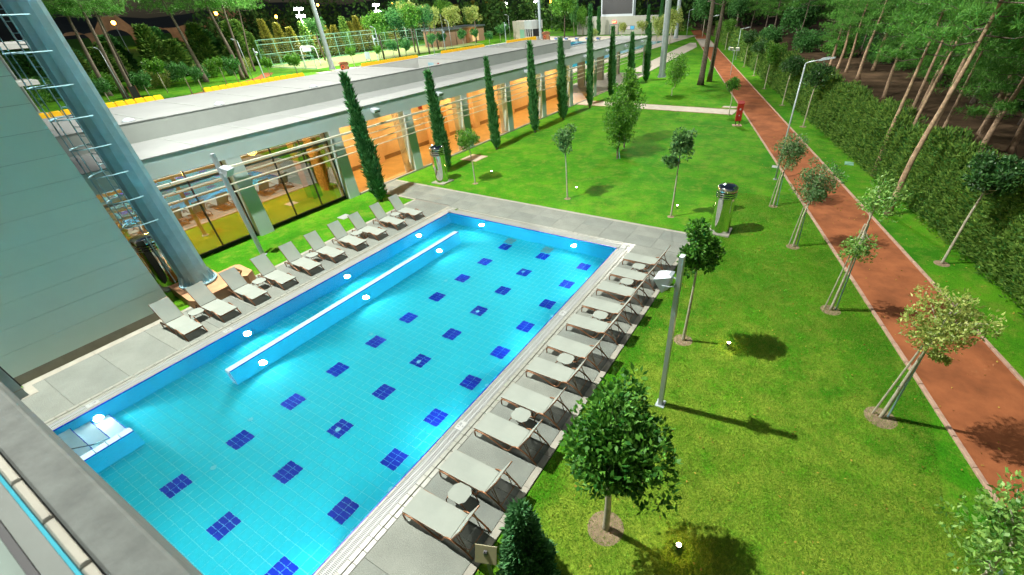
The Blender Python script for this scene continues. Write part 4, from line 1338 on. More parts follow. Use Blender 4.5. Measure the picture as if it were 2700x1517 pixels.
# conifer shrub at the bottom edge
t = thing('conifer_shrub', 'blue green conical conifer at the bottom edge beside the nearest lounger', 'shrub', (-2.9, 3.12, LZ))
n = 9000
q = 1-np.sqrt(rng.random(n)); z = .05+q*2.85
a = rng.random(n)*2*PI
r = (.56*(1-z/2.95)**.75+.02)*(.6+.45*rng.random(n))*(1+.14*np.sin(a*5+z*4))
C = np.stack([np.cos(a)*r, np.sin(a)*r, z], 1)
A = np.stack([np.cos(a)*.7, np.sin(a)*.7, np.full(n, .9)], 1)+rng.normal(size=(n, 3))*.35
V, F = leaf_quads(C, A, .10+.09*rng.random(n), .03+.03*rng.random(n))
link('foliage', np_mesh('foliage', V, F, leafmat('thuja_sprig', (0.02, 0.10, 0.03), (0.13, 0.33, 0.12), .6, .15, .2)), t)
MB().lathe([(.40, .05), (.36, .7), (.26, 1.5), (.12, 2.3), (0, 2.75)], 12).build('inner_foliage', L_cyp, t, True)
MB().tube([(0, 0, -.1), (0, 0, .4)], .06, 8).build('trunk', M_gbark, t)

# hedge along the path
t = thing('conifer_hedge', 'long tall conifer hedge along the red running path', 'hedge', (0, 0, LZ))
HH = 3.1; HW = 1.5
def hedge_pts(y0, y1, dens):
    Lh = (y1-y0)
    parts = []
    for (nf, kind) in ((int(dens*Lh*HH), 'front'), (int(dens*Lh*HW), 'top'), (int(dens*.3*Lh*HH), 'back')):
        y = y0+Lh*rng.random(nf)
        u = rng.random(nf)
        bumpy = -.42*np.abs(np.sin(y*2.35+.6*np.sin(y*.7)))**2+.2+.16*np.sin(y*6.1+u*5)+.10*np.sin(y*11+u*9)
        hx = 7.57-0.3185*(y-14.9)+2.38
        hh = HH*(.93+.09*np.sin(y*.9)+.24*np.abs(np.sin(y*2.35+.6*np.sin(y*.7)))**3+.05*np.sin(y*8.3))*(1-.15*np.clip((y-70)/60, 0, 1))
        if kind == 'front':
            x = hx+.12+.30*u+bumpy*.5; z = .05+u*hh; nx = np.array([-1.0, -.15, .15])
        elif kind == 'back':
            x = hx+HW+.2-.2*u+bumpy*.5; z = .05+u*hh; nx = np.array([1.0, .1, .15])
        else:
            x = hx+.42+u*(HW-.35); z = hh+bumpy*.7-.2*(u-.5)**2; nx = np.array([-.2, -.1, 1.0])
        C = np.stack([x, y, z], 1)+rng.normal(size=(nf, 3))*.07
        A = nx[None, :]*.9+np.array([0, 0, .55])+rng.normal(size=(nf, 3))*.45
        parts.append((C, A))
    C = np.concatenate([p[0] for p in parts]); A = np.concatenate([p[1] for p in parts])
    return C, A
sets = [hedge_pts(14, 48, 330), hedge_pts(48, 90, 110), hedge_pts(90, 150, 45)]
parts = []
for (C, A), sc_ in zip(sets, (1.0, 1.7, 2.6)):
    n = len(C)
    parts.append(leaf_quads(C, A, (.16+.14*rng.random(n))*sc_, (.045+.04*rng.random(n))*sc_))
V, F = merge(parts)
link('foliage', np_mesh('foliage', V, F, L_hedge), t)
hc = MB()
ys = list(np.arange(13.5, 150.1, 3.5))
for a, b_ in zip(ys[:-1], ys[1:]):
    xa, xb = hedge_x(a), hedge_x(b_)
    hc.add([(xa+.35, a, -.1), (xa+HW, a, -.1), (xb+HW, b_, -.1), (xb+.35, b_, -.1), (xa+.5, a, HH*.88), (xa+HW-.1, a, HH*.88), (xb+HW-.1, b_, HH*.88), (xb+.5, b_, HH*.88)],
           [(4,5,6,7),(0,1,5,4),(1,2,6,5),(2,3,7,6),(3,0,4,7)])
hc.build('inner_foliage', L_hedge, t)

# pines
def needle_tufts(P, size, per, wid=.012):
    n = len(P)
    C = np.repeat(P, per, 0)
    A = rng.normal(size=(n*per, 3))+np.array([0, 0, .45])
    return leaf_quads(C, A, size*(.6+.7*rng.random(n*per)), wid*np.ones(n*per), 0)

def pine_variant(H, z0, Rr, nb, seed, tuft=.30, per=11, dens=26, wid=.02, flat=.33):
    """branches from z0 to H, radius Rr -> (branch mesh, needle mesh)"""
    bm_ = MB(); P = []
    for k in range(nb):
        f = (k+.5)/nb
        z = z0+(H-z0)*f
        a = k*2.4+seed+rng.random()*.6
        L = Rr*(1.0-.55*f**2)*(.6+.5*rng.random())
        rise = .12*L+.25*L*f
        st = np.array([0, 0, z]); en = np.array([math.cos(a)*L, math.sin(a)*L, z+rise])
        mid = (st+en)/2+np.array([.10*L*rng.normal(), .10*L*rng.normal(), -.10*L])
        bm_.tube([tuple(st), tuple(mid), tuple(en)], [.028*(1.2-f), .016*(1.2-f), .006], 5, caps=False)
        for j in range(dens):
            s = .30+.70*rng.random()
            c = st*(1-s)+en*s
            P.append(c+rng.normal(size=3)*np.array([.28, .28, .28*flat])*L*.42*(.5+.6*s)+np.array([0, 0, .08]))
    V, F = needle_tufts(np.array(P), tuft, per, wid)
    return bm_.mesh('branches', M_gbark, True), np_mesh('needles', V, F, L_pine)
PV = [pine_variant(12.5, 4.2, 3.4, 44, 0.0, .34, 13, 40, .028), pine_variant(13.0, 5.0, 3.2, 44, 1.3, .34, 13, 40, .028), pine_variant(12.0, 2.9, 3.7, 50, 2.2, .34, 13, 44, .028),
      pine_variant(14.0, 6.8, 3.3, 36, 3.1, .34, 13, 42, .028)]
def pine(loc, lean, r0, var, label, H=12.0, bark=M_pbark, group='pines of the wood on the right', sc=1.0, rz=None, crown=True):
    t = thing('pine_tree', label, 'tree', loc, 0, group)
    w1, w2 = random.uniform(-.16, .16), random.uniform(-.2, .2)
    pts = [(0, 0, -.1), (lean[0]*.12+w1, lean[1]*.12, H*.22), (lean[0]*.45+w2, lean[1]*.45, H*.5), (lean[0], lean[1], H)]
    MB().tube(smooth_pts(pts, 3), [r0*1.25]+[r0*(1-.75*i/9) for i in range(1, 10)], 9).build('trunk', bark, t, True)
    if crown:
        b, nd_ = PV[var]
        rot = random.uniform(0, 6.28) if rz is None else rz
        for nm, me in (('branches', b), ('needles', nd_)):
            o = link(nm, me, t); o.rotation_euler = (0, 0, rot); o.scale = (sc, sc, sc*H/12.0)
            o.location = (lean[0]*.55, lean[1]*.55, 0)
    return t
near_p = [((3.95, 34.4), (.35, .1), .15, 3, 'pine with pale orange trunk rising out of the hedge, closest to the path'),
          ((4.85, 34.2), (.9, .2), .12, 3, 'thin bent pine trunk just right of the pale orange one'),
          ((4.52, 27.73), (1.0, .2), .17, 3, 'thick leaning pine standing before the hedge on the grass strip'),
          ((10.8, 44.5), (.2, .3), .28, 2, 'thick brown pine on the bare ground at the right edge'),
          ((12.5, 43.4), (.3, .3), .24, 1, 'brown pine half cut off by the right edge'),
          ((2.83, 76.2), (.6, .2), .24, 0, 'leaning brown pine in the clearing behind the hedge'),
          ((4.7, 84.8), (.3, .2), .26, 1, 'dark pine with broad foot in the clearing'),
          ((-1.05, 86.1), (.5, .2), .22, 2, 'slanting pine trunk, left one of the cluster behind the round trees'),
          ((.1, 84.0), (.4, .2), .22, 0, 'slanting pine trunk, middle one of the cluster behind the round trees'),
          ((1.3, 82.0), (.3, .2), .2, 1, 'slanting pine trunk, right one of the cluster behind the round trees'),
          ((7.65, 41.6), (.5, .2), .13, 3, 'slim grey pine behind the hedge, left of the thick brown one'),
          ((7.7, 45.2), (.7, .2), .22, 3, 'stout orange brown pine behind the hedge in the wood'),
          ((9.6, 38.5), (.6, .4), .2, 2, 'low branched pine in front of the thick brown one at the right edge'),
          ((11.5, 48.5), (.4, .4), .2, 2, 'low branched pine behind the thick brown one at the right edge'),
          ((8.2, 57), (.5, .3), .2, 2, 'bushy low branched pine in the middle of the wood'),
          ((5.4, 63), (.4, .3), .2, 2, 'bushy low branched pine by the clearing'),
          ((13.5, 54), (.4, .3), .2, 2, 'bushy pine filling the upper right corner'),
          ((6.74, 50.9), (.3, .2), .15, 3, 'thin straight pine behind the stout orange brown one')]
for (x, y), ln, r_, v, lb in near_p:
    pine((x, y, LZ), ln, r_, v, lb, 12.5+1.5*math.sin(x*3))
far_p = []
k = 0
for (x, y) in ((-15.5, 133), (-17.8, 136.2), (-15.4, 152.6), (-8, 112), (-3, 122), (-10, 128), (-24, 152), (-30, 165), (-20, 170), (3, 105), (9, 96), (14, 84), (17, 70), (13, 62), (19, 56), (22, 78), (-38, 178), (-46, 186), (-34, 196), (8, 120), (20, 100), (17, 47), (21, 44), (15, 53), (11, 72), (26, 62), (28, 90)):
    pine((x, y, LZ), (random.uniform(-.6, .6), random.uniform(-.3, .6)), random.uniform(.16, .26), (2, 0, 2, 1)[k % 4],
         f'pine deeper in the wood on the right, {["left","middle","right"][min(2, int((x+46)/28))]} part, {ORD[k % 20]} of the rear trunks' + (' behind' if k >= 20 else ''), 12.0+random.uniform(0, 2.5), M_gbark, sc=1.35)
    k += 1
pine((-15.6, 66.6, LZ), (.6, .2), .40, 0, 'left one of two tall pine trunks standing on the far lawn', 25, M_gbark, 'two pines on the far lawn', crown=True)
pine((-15.15, 69.6, LZ), (1.6, .2), .33, 1, 'right one of two tall pine trunks standing on the far lawn', 25, M_gbark, 'two pines on the far lawn', crown=True)

# ------------------------------------------------------------------ stadium side: seats
st = MB()
prof = [(-.0, .0), (.10, -.02), (.12, .22), (.06, .46), (-.02, .50), (-.05, .42), (-.03, .10)]
n_ = len(prof)
for j, (yy, sc_) in enumerate(((-.23, .90), (-.19, 1.0), (.19, 1.0), (.23, .90))):
    for (u, z) in prof: st.v.append((u, yy, z*sc_))
for j in range(3):
    for i in range(n_):
        a = j*n_+i; b_ = j*n_+(i+1) % n_
        st.f.append((a, b_, b_+n_, a+n_))
st.f.append(tuple(range(n_))[::-1]); st.f.append(tuple(3*n_+i for i in range(n_)))
seat_me = st.mesh('stadium_seat', M_yellow)
blocks = [(7.6, 14.2, 'leftmost block, beside the mast'), (16.6, 24.4, 'second block from the left'), (29.8, 37.3, 'middle block'), (40.3, 48.1, 'fourth block from the left'), (52.4, 59.8, 'farthest block')]
for y0, y1, lb in blocks:
    nn = int((y1-y0)/.5)
    for k in range(nn):
        o = link('stadium_seat', seat_me)
        o.location = (-37.0, y0+.25+.5*k, 5.62)
        tag(o, f'yellow plastic stadium seat behind the roof edge, {lb}, {ORD[k]} along', 'seat', 'yellow stadium seats behind the pavilion roof')
tr_ = MB()
for k in range(7):
    tr_.boxb(-37.4-.8*(k+1), -36.35 if k == 0 else -37.4-.8*k, -4, 62, 0, 5.5-.7*k)
tt_ = thing('spectator_stand', 'stepped concrete stand under the yellow seats behind the pavilion', 'stand', (-38, 20, 0))
o = tr_.build('steps', M_pathst, tt_); o.location = (38, -20, 0)

# brown wooden hut with a lifebuoy
def hut(loc, rz, label, s=1.0):
    t = thing('wooden_hut', label, 'hut', loc, rz, 'wooden lifeguard huts')
    MB().boxb(-.75*s, .75*s, -.6*s, .6*s, 0, 1.25*s).build('hut_wall', M_wood, t)
    MB().prism([(-.95*s, 1.22*s), (.95*s, 1.22*s), (.55*s, 1.55*s), (-.55*s, 1.55*s)], -.75*s, .75*s, 'y').build('roof', M_wood, t)
    MB().boxb(-.05, .5*s, -.64*s, -.605*s, .05, 1.1*s).build('door', simple('hut_door', (0.33, 0.16, 0.06), .7), t)
    MB().boxb(.52*s, .7*s, -.63*s, -.61*s, .75*s, .95*s).build('notice', M_grate, t)
    pts = [(.30*math.cos(a), 0, .30*math.sin(a)) for a in np.linspace(0, 2*PI, 17)[:-1]]
    o = MB().tube(pts, .08, 7, closed=True).build('lifebuoy', simple('buoy_red', (0.75, 0.12, 0.05), .5), t, True)
    o.location = (-.45*s, -.68*s, .72*s)
hut((-87.6, 66.4, 0.0), R(62), 'small brown wooden hut with lifebuoy at the foot of the stadium mast')
hut((-81.5, 137.0, 0.0), R(40), 'small brown wooden hut with lifebuoy beside the white ticket hut', 1.4)

# white ticket hut
t = thing('ticket_hut', 'beige and white flat roofed ticket hut beside the stadium mast', 'hut', (-90, 139, 0), R(-12))
MB().boxb(-4, 1.2, -2, 3, 0, 5.0).build('beige_wall', M_pathst, t)
MB().boxb(1.2, 4.4, -1.9, 3, 2.9, 5.1).build('white_wall', M_white, t)
MB().boxb(1.2, 4.4, -1.7, 3, 0, .9).build('counter_wall', M_white, t)
MB().boxb(1.25, 4.35, -1.0, 2.9, .9, 2.9).build('window', M_black, t)
for k in range(4):
    MB().boxb(1.3+k*.95, 1.55+k*.95, -1.72, -1.55, .9, 2.9).build('window_post', M_white, t)
MB().boxb(-.9, 1.1, -2.04, -2.005, 0, 2.8).build('glass_door', M_green, t)

# competition pool beyond the canopy with starting blocks
sheet('competition_pool', [(-90, 72), (-42, 72), (-42, 132), (-90, 132)], .0, M_skyblue)
sheet('competition_deck', [(-91.5, 62), (-38.5, 62), (-38.5, 152), (-91.5, 152)], -.02, M_pathst)
rp = MB()
for k in range(8):
    rp.tube([(-84+k*5, 73, .03), (-84+k*5, 131.5, .03)], .09, 5)
tag(rp.build('lane_ropes', M_redp), 'red floating lane ropes on the far competition pool', 'lane ropes')
def starting_block(x, k):
    t = thing('starting_block', f'white and blue starting block at the far pool, {ORD[k]} from the left', 'starting block', (x, 133.0, 0), 0, 'starting blocks at the far pool')
    MB().boxb(-.35, .35, -.3, .5, .0, .55).build('pedestal', M_grate, t)
    MB().prism([(-.45, .55), (.7, .75), (.7, .95), (-.45, .80)], -.55, .55, 'x').build('platform', M_grate, t)
    MB().boxb(-.40, .40, -.47, -.455, .56, .78).build('number_plate', simple('block_blue', (0.05, 0.10, 0.45), .5), t)
for k, x in enumerate((-75.6, -72.2, -68.7, -65.2, -61.8)):
    starting_block(x, k)

# scoreboard wall
t = thing('scoreboard_wall', 'long beige wall with door behind the far pool', 'wall', (-65, 157, 0))
wb = MB()
wb.boxb(-16, 16.5, 0, .6, 0, 4.86)
wb.build('wall', simple('board_wall', (0.34, 0.35, 0.30), .9, 0, .08, .4), t)
MB().boxb(-16.1, 16.6, -.06, .66, 4.862, 5.0).build('wall_cap', M_white, t)
d = MB().boxb(-3.9, -.6, -.09, -.01, 0, 2.85).build('door_frame', M_dsteel, t)
MB().boxb(-3.6, -2.3, -.12, -.095, 0, 2.7).boxb(-2.25, -.9, -.12, -.095, 0, 2.7).build('door_leaf', simple('door_grey', (0.30, 0.27, 0.23), .6), d)
MB().boxb(1.6, 4.8, -.05, -.01, 1.3, 2.4).build('poster_frame', M_dsteel, t)
MB().boxb(1.75, 3.3, -.07, -.055, 1.4, 2.3).build('poster', simple('poster_pale', (0.5, 0.45, 0.5), .6), t)
MB().boxb(3.4, 4.7, -.07, -.055, 1.4, 2.3).build('poster', simple('poster_blue', (0.05, 0.35, 0.65), .6), t)
ex = thing('exit_sign', 'glowing red exit sign above the door in the scoreboard wall', 'sign', (-67.2, 156.9, 3.1))
MB().boxb(-.7, .7, -.06, 0, 0, .72).build('sign_box', E_exit, ex)
cu = bpy.data.curves.new('lettering', 'FONT'); cu.body = 'EXIT'; cu.size = .62; cu.align_x = 'CENTER'
oo = bpy.data.objects.new('lettering', cu); COL.objects.link(oo)
me = bpy.data.meshes.new_from_object(oo.evaluated_get(bpy.context.evaluated_depsgraph_get())); bpy.data.objects.remove(oo)
me.materials.clear(); me.materials.append(emit('exit_letters', (1.0, .75, .35), 3.0))
q_ = link('lettering', me, ex); q_.location = (0, -.065, .14); q_.rotation_euler = (PI/2, 0, 0)
sb = thing('scoreboard', 'big dark scoreboard screen in a pale frame above the wall', 'scoreboard', (-66.6, 157.3, 5.0))
MB().boxb(-5.6, 5.6, 0, .5, .0, 9).build('frame', M_alu, sb)
MB().boxb(-5.2, 5.2, -.05, -.003, .55, 8.6).build('screen', M_screen, sb)
MB().boxb(5.75, 6.2, .1, .5, -5, 8).build('support', M_dsteel, sb)

# court with green fence, basketball frame
sheet('sports_court', [(-117, 66.5), (-97.5, 66.5), (-97.5, 126), (-117, 126)], LZ+.02, M_court)
def fence(a, b_, H, nP, label, rails_):
    t = thing('court_fence', label, 'fence', (*a, LZ), 0, 'green fences of the sports court')
    d = Vector((b_[0]-a[0], b_[1]-a[1], 0))
    pm = MB().tube([(0, 0, 0), (0, 0, H)], .06, 6).mesh('post', M_green)
    for k in range(nP+1):
        o = link('post', pm, t); o.location = d*(k/nP)
    for z in rails_:
        MB().tube([(0, 0, z), tuple(d+Vector((0, 0, z)))], .06, 5).build('rail', M_green, t)
    # wire mesh
    w = MB(); L = d.length; un = d.normalized()
    nv = int(L/.55)
    for k in range(nv):
        p = un*(L*k/nv)
        w.tube([tuple(p+Vector((0, 0, .1))), tuple(p+Vector((0, 0, H)))], .008, 3, caps=False)
    for z in np.arange(.4, H, .5):
        w.tube([(0, 0, z), tuple(d+Vector((0, 0, z)))], .008, 3, caps=False)
    tag(w.build('wire_mesh', M_green, t), kind='stuff')
fence((-116.8, 67.2), (-116.8, 126), 5.2, 14, 'tall green wire fence at the back of the court', (5.2, 4.3, 2.4, .1))
fence((-116.8, 67.0), (-97.6, 67.0), 2.5, 5, 'low green fence with braces at the near end of the court', (2.5, .1))
t = thing('basketball_hoop', 'white tubular basketball frame behind the wooden fence end', 'basketball hoop', (-102.5, 69.8, LZ), R(70))
for s in (-1.6, 1.6):
    MB().tube(smooth_pts([(s, 0, 0), (s*.98, 0, 2.6), (s*.9, .3, 3.6), (s*.6, 1.2, 3.9)], 4), .10, 8).build('upright', M_white, t, True)
MB().tube([(-1.5, .5, 3.7), (1.5, .5, 3.7)], .09, 7).tube([(-1, 1.2, 3.9), (1, 1.2, 3.9)], .07, 7).build('crossbar', M_white, t)
MB().boxb(-.9, .9, 1.3, 1.36, 2.9, 4.0).build('backboard', M_alu, t)
MB().tube([(.23*math.cos(a), 1.62+.23*math.sin(a), 3.05) for a in np.linspace(0, 2*PI, 13)[:-1]], .02, 5, closed=True).build('rim', M_redp, t)
t = thing('info_board', 'small pale board with crossed lines by the court fence', 'board', (-97.0, 80.6, LZ), R(75))
MB().boxb(-.6, .6, -.03, .03, .5, 1.9).build('board', M_alu, t)
MB().boxb(-.5, -.42, -.04, .04, 0, .5).boxb(.42, .5, -.04, .04, 0, .5).build('leg', M_dsteel, t)
# court floodlights with lit heads
def court_light(loc, H, rows_, label, lit=True, w=0):
    t = thing('court_floodlight', label, 'floodlight', loc, R(0), 'lit floodlight poles around the courts')
    MB().tube([(0, 0, 0), (0, 0, H)], [.16, .08], 8).build('pole', M_alu, t)
    for z in rows_:
        MB().boxb(-.06, .06, -1.3, 1.3, z-.35, z-.25).build('cross_arm', M_alu, t)
        for yy in (-.95, -.32, .32, .95):
            b = MB(); b.box((.12, yy, z), (.3, .5, .45), 0, 0, .5); h_ = b.build('lamp_housing', M_dsteel, t)
            b = MB(); b.box((.285, yy, z-.1), (.02, .44, .38), 0, 0, .5); b.build('lens', E_white if lit else M_screen, h_)
    if w:
        add_point('court_glow', (loc[0]+1.2, loc[1], loc[2]+H+.3), w, .5, (1, .93, .75))
court_light((-120.5, 82.9, LZ), 10.4, (9.2, 10.7), 'lit floodlight pole behind the left half of the court fence', True, 22000)
court_light((-120.5, 107.5, LZ), 10.6, (9.3, 10.9), 'lit floodlight pole behind the right half of the court fence', True, 22000)
court_light((-150, 214.5, LZ), 10, (9.6,), 'distant lit floodlight pole left of the ticket hut', True, 9000)
court_light((-112, 181, LZ), 10, (9.9,), 'distant lit floodlight pole above the ticket hut', True, 9000)
court_light((-135, 150, LZ), 10.5, (9.3, 10.6), 'unlit floodlight pole above the round trees', False)

# background ball trees
bt_pts, bt_rad = crown_clumps((0, 0, 0), (1, 1, .9), 26)
Vb, Fb = clump_leaves(bt_pts, bt_rad, 55, .22, .12)
ball_me = np_mesh('crown', Vb, Fb, L_ball)
ball_me2 = np_mesh('crown', Vb.copy(), Fb, L_bush)
trk = MB().tube([(0, 0, -.05), (.03, 0, 1.5), (0, 0, 3)], [.06, .05, .03], 6).mesh('trunk', M_bark, True)
bts = [((-92.7, 28.6), 1.05, 2.5, 0, 'left of the leaning pines'), ((-93.1, 33.9), 1.25, 2.5, 0, 'right of the dark notice board'), ((-96.4, 37.8), 1.3, 3.8, 1, 'yellowish, near the red cabinet'),
       ((-89.4, 38.2), 1.1, 3.5, 0, 'beside the curved red path'), ((-89.1, 39.8), 1.0, 2.8, 0, 'small, before the pine pair'), ((-93, 45.7), .9, 3.6, 1, 'bright, right of the pine pair'), ((-92.5, 47.5), 1.35, 3.1, 0, 'wide, before the pine pair'),
       ((-93.5, 54.2), 1.0, 2.6, 1, 'left of the basketball frame'), ((-92.8, 59.2), 1.25, 2.6, 1, 'before the basketball frame'), ((-90.8, 71.4), 1.0, 2.9, 1, 'right of the wooden hut'), ((-93.5, 81.0), .95, 2.3, 1, 'before the fence end'),
       ((-92.4, 84.4), 1.25, 2.9, 0, 'first of the row right of the fence'), ((-93.7, 89.6), 1.5, 2.6, 0, 'second of the row right of the fence'), ((-90.2, 95.8), 1.3, 3.4, 0, 'third of the row right of the fence'), ((-94, 103.5), 1.2, 3.2, 0, 'beside a speaker post'),
       ((-96, 114.4), 1.35, 3.1, 0, 'left before the brown clubhouse'), ((-95.3, 119.1), 1.3, 3.1, 0, 'middle before the brown clubhouse'), ((-92.6, 122.4), 1.15, 2.3, 0, 'small before the brown clubhouse'), ((-94, 130), 1.2, 3.3, 0, 'right before the brown clubhouse'), ((-95, 134.5), 1.3, 3.6, 0, 'left of the ticket hut')]
for (x, y), r_, z, v, lb in bts:
    t = thing('ball_tree', 'far off round headed small tree, '+lb, 'tree', (x, y, LZ), random.uniform(0, 6), 'round trees along the far lawn')
    o = link('crown', ball_me2 if v else ball_me, t); o.location = (0, 0, z); o.scale = (r_, r_, r_)
    o = link('trunk', trk, t); o.scale = (1.4, 1.4, z/3.0)

# broad far trees
def big_crown(n, per, L, mat, flat=.75):
    p_, r_ = crown_clumps((0, 0, 0), (1, 1, flat), n)
    V, F = clump_leaves(p_, r_, per, L, L*.55)
    return np_mesh('crown', V, F, mat)
BC = [big_crown(46, 60, .10, L_bush), big_crown(46, 60, .10, L_ball), big_crown(40, 50, .11, L_light), big_crown(46, 60, .10, L_pine)]
def far_tree(x, y, H, r_, v, label, group, zc_=None, trunk_r=.22, bark=M_gbark, name='broad_tree', flat=1.0):
    t = thing(name, label, 'tree', (x, y, LZ), random.uniform(0, 6), group)
    zc_ = zc_ or H-r_*.7*flat
    o = link('crown', BC[v], t); o.location = (0, 0, zc_); o.scale = (r_, r_, r_*flat)
    MB().tube([(0, 0, -.1), (random.uniform(-.3, .3), random.uniform(-.3, .3), zc_*.6), (0, 0, zc_+r_*.3*flat)], [trunk_r, trunk_r*.8, trunk_r*.3], 7).build('trunk', bark, t, True)
G = 'pines and broad trees behind the far round trees'
ft = [(-96, 84.5, 9.5, 3.2, 0, 'left one over the court corner'), (-95, 88.6, 10.0, 3.4, 1, 'second over the court edge'), (-94, 94.3, 10.6, 3.8, 0, 'large one in the middle'), (-92.5, 96.5, 10.4, 3.0, 1, 'dense one right of the middle'),
      (-101, 100, 11.5, 3.2, 2, 'pale yellow green one behind'), (-99, 107, 9.8, 2.8, 2, 'golden one behind the street lamp'), (-106, 112, 10.4, 3.6, 2, 'thin pale one beside the floodlight'), (-104, 121, 10.0, 3.4, 2, 'thin pale one over the clubhouse'), (-102, 128, 9.8, 3.0, 2, 'greyish one over the clubhouse'),
      (-80, 146, 11.8, 4.6, 0, 'broad dome shaped one behind the ticket hut'), (-112, 80, 9, 2.6, 1, 'dark one behind the fence'), (-128, 124, 12, 4.0, 1, 'dark rounded one in the distance'), (-140, 138, 12.5, 4.0, 1, 'rounded one farther away'), (-124, 140, 11.5, 3.6, 0, 'light rounded one farther away')]
for x, y, H, r_, v, lb in ft:
    far_tree(x, y, H, r_, v, 'broad tree beyond the stand, '+lb, G)
G = 'bushy trees near the scoreboard wall'
for x, y, H, r_, v, lb, fl in ((-77.0, 153, 8.3, 2.2, 0, 'oval pale green tree left of the scoreboard wall', 1.9), (-80.5, 154, 11.5, 1.8, 1, 'narrow dark tree left of the scoreboard wall', 3.2), (-45.5, 150, 7.2, 2.0, 0, 'oval pale green tree right of the scoreboard wall', 1.7), (-43, 145, 5.0, 2.4, 2, 'yellowish bush right of the scoreboard wall', 1.0),
                         (-64.0, 134, 3.4, 1.6, 2, 'yellow green shrub beside the starting blocks', 1.0), (-60.0, 146, 4.2, 1.7, 2, 'yellow green shrub in front of the door', 1.1), (-54.5, 148, 4.4, 1.8, 2, 'yellow green shrub in front of the posters', 1.0), (-42, 126, 6.4, 2.3, 2, 'yellow green tree beside the caged far mast', 1.3), (-37.5, 122, 8.2, 2.4, 2, 'tall yellow green tree at the end of the path', 1.4), (-36, 148, 10.5, 4.2, 1, 'big rounded tree over the end of the path', 1.0), (-27, 146, 9.5, 3.0, 1, 'rounded tree right of the path end', 1.1), (-9, 118, 9.0, 4.0, 1, 'big rounded dark tree behind the hedge', 1.1)):
    far_tree(x, y, H, r_, v, lb, G, H-r_*fl*.8, .12, M_bark, 'bushy_tree', fl)
# golden conifer row behind the court
cq = rng.random(2600); zz = cq*8
aa = rng.random(2600)*2*PI; rr_ = (1.35*(1-zz/8.2)**.8*np.minimum(1, (zz+.3)/1.2)+.05)*(.6+.5*rng.random(2600))
C = np.stack([np.cos(aa)*rr_, np.sin(aa)*rr_, zz], 1); A = np.stack([np.cos(aa), np.sin(aa), np.full(2600, 1.1)], 1)+rng.normal(size=(2600, 3))*.4
V, F = leaf_quads(C, A, .5+.4*rng.random(2600), .18+.14*rng.random(2600))
gc = np_mesh('foliage', V, F, L_gold); gc2 = np_mesh('foliage', V.copy(), F, L_hedge); gc3 = np_mesh('foliage', V.copy(), F, L_ball)
def conifer(x, y, H, v, label, group, w=1.0):
    t = thing('conifer_tree', label, 'tree', (x, y, LZ), random.uniform(0, 6), group)
    o = link('foliage', (gc, gc2, gc3)[v], t); o.scale = (w, w, H/8.0)
    MB().tube([(0, 0, -.1), (0, 0, H*.7)], [.15, .05], 6).build('trunk', M_gbark, t)
for k, y in enumerate(np.arange(70, 116, 3.1)):
    conifer(-121.5+random.uniform(-1, 1), float(y)+random.uniform(-.5, .5), 7.2+random.uniform(-1.2, 1.6), 0 if k % 4 else 1, f'golden green conifer in the row behind the court fence, {ORD[k]} from the left', 'conifers behind the court fence', 1.1)
for k, y in enumerate(np.arange(140, 196, 5.0)):
    conifer(-140+random.uniform(-2, 2), float(y), 10+random.uniform(-1.5, 1.5), 0 if k % 2 else 1, f'pale conifer in the distant row left of the scoreboard, {ORD[k]} from the left', 'distant conifer row', 1.6)
for k in range(18):
    x = -118-random.uniform(0, 14); y = 22+k*2.7+random.uniform(-1, 1)
    conifer(x, y, 7.0+random.uniform(-1.5, 1.8), 1 if k % 3 else 2, f'dark green conifer in the screen behind the far left lawn, {ORD[k]} from the left', 'conifer screen on the far left', 1.9)
# shrubs between
for k in range(16):
    x = -104-random.uniform(0, 10); y = 24+k*2.4
    t = thing('garden_shrub', f'rounded shrub under the far left pines, {ORD[k]} from the left', 'shrub', (x, y, LZ), random.uniform(0, 6), 'shrubs under the far left pines')
    r_ = random.uniform(1.3, 2.2)
    o = link('crown', BC[(0, 1, 1, 2)[k % 4]], t); o.location = (0, 0, r_*.8); o.scale = (r_, r_, r_*1.2)
# tall pines on the far left
lp = [((-104, 32.6), (-.8, 1.2), .38, 'left one of the curved pair'), ((-108, 37.6), (1.2, .8), .4, 'right one of the curved pair'), ((-98, 32.6), (.2, 1.0), .4, 'tall one next to the far lamp'), ((-101, 34.8), (.5, 1.2), .32, 'reddish one behind the notice board'),
      ((-104, 47.8), (-1.8, -.6), .40, 'thick one, left of the two forward leaning'), ((-98.6, 51.7), (-1.8, -.6), .42, 'thick one, right of the two forward leaning'), ((-99.3, 52.9), (1.4, .6), .34, 'straight one right of them'), ((-110.4, 61), (2.0, 1.5), .22, 'thin forked one')]
PVF = pine_variant(19, 11.2, 5.0, 40, .7, tuft=.6, per=9, dens=24, wid=.06, flat=.5)
for (p, ln, r_, lb) in lp:
    t = pine((*p, LZ), ln, r_, 0, 'tall umbrella pine far off left, '+lb, 17, M_gbark, 'tall pines on the far left lawn', crown=False)
    for nm, me in (('branches', PVF[0]), ('needles', PVF[1])):
        o = link(nm, me, t); o.rotation_euler = (0, 0, random.uniform(0, 6)); o.location = (ln[0]*.8, ln[1]*.8, 0); o.scale = (1, 1, .95)
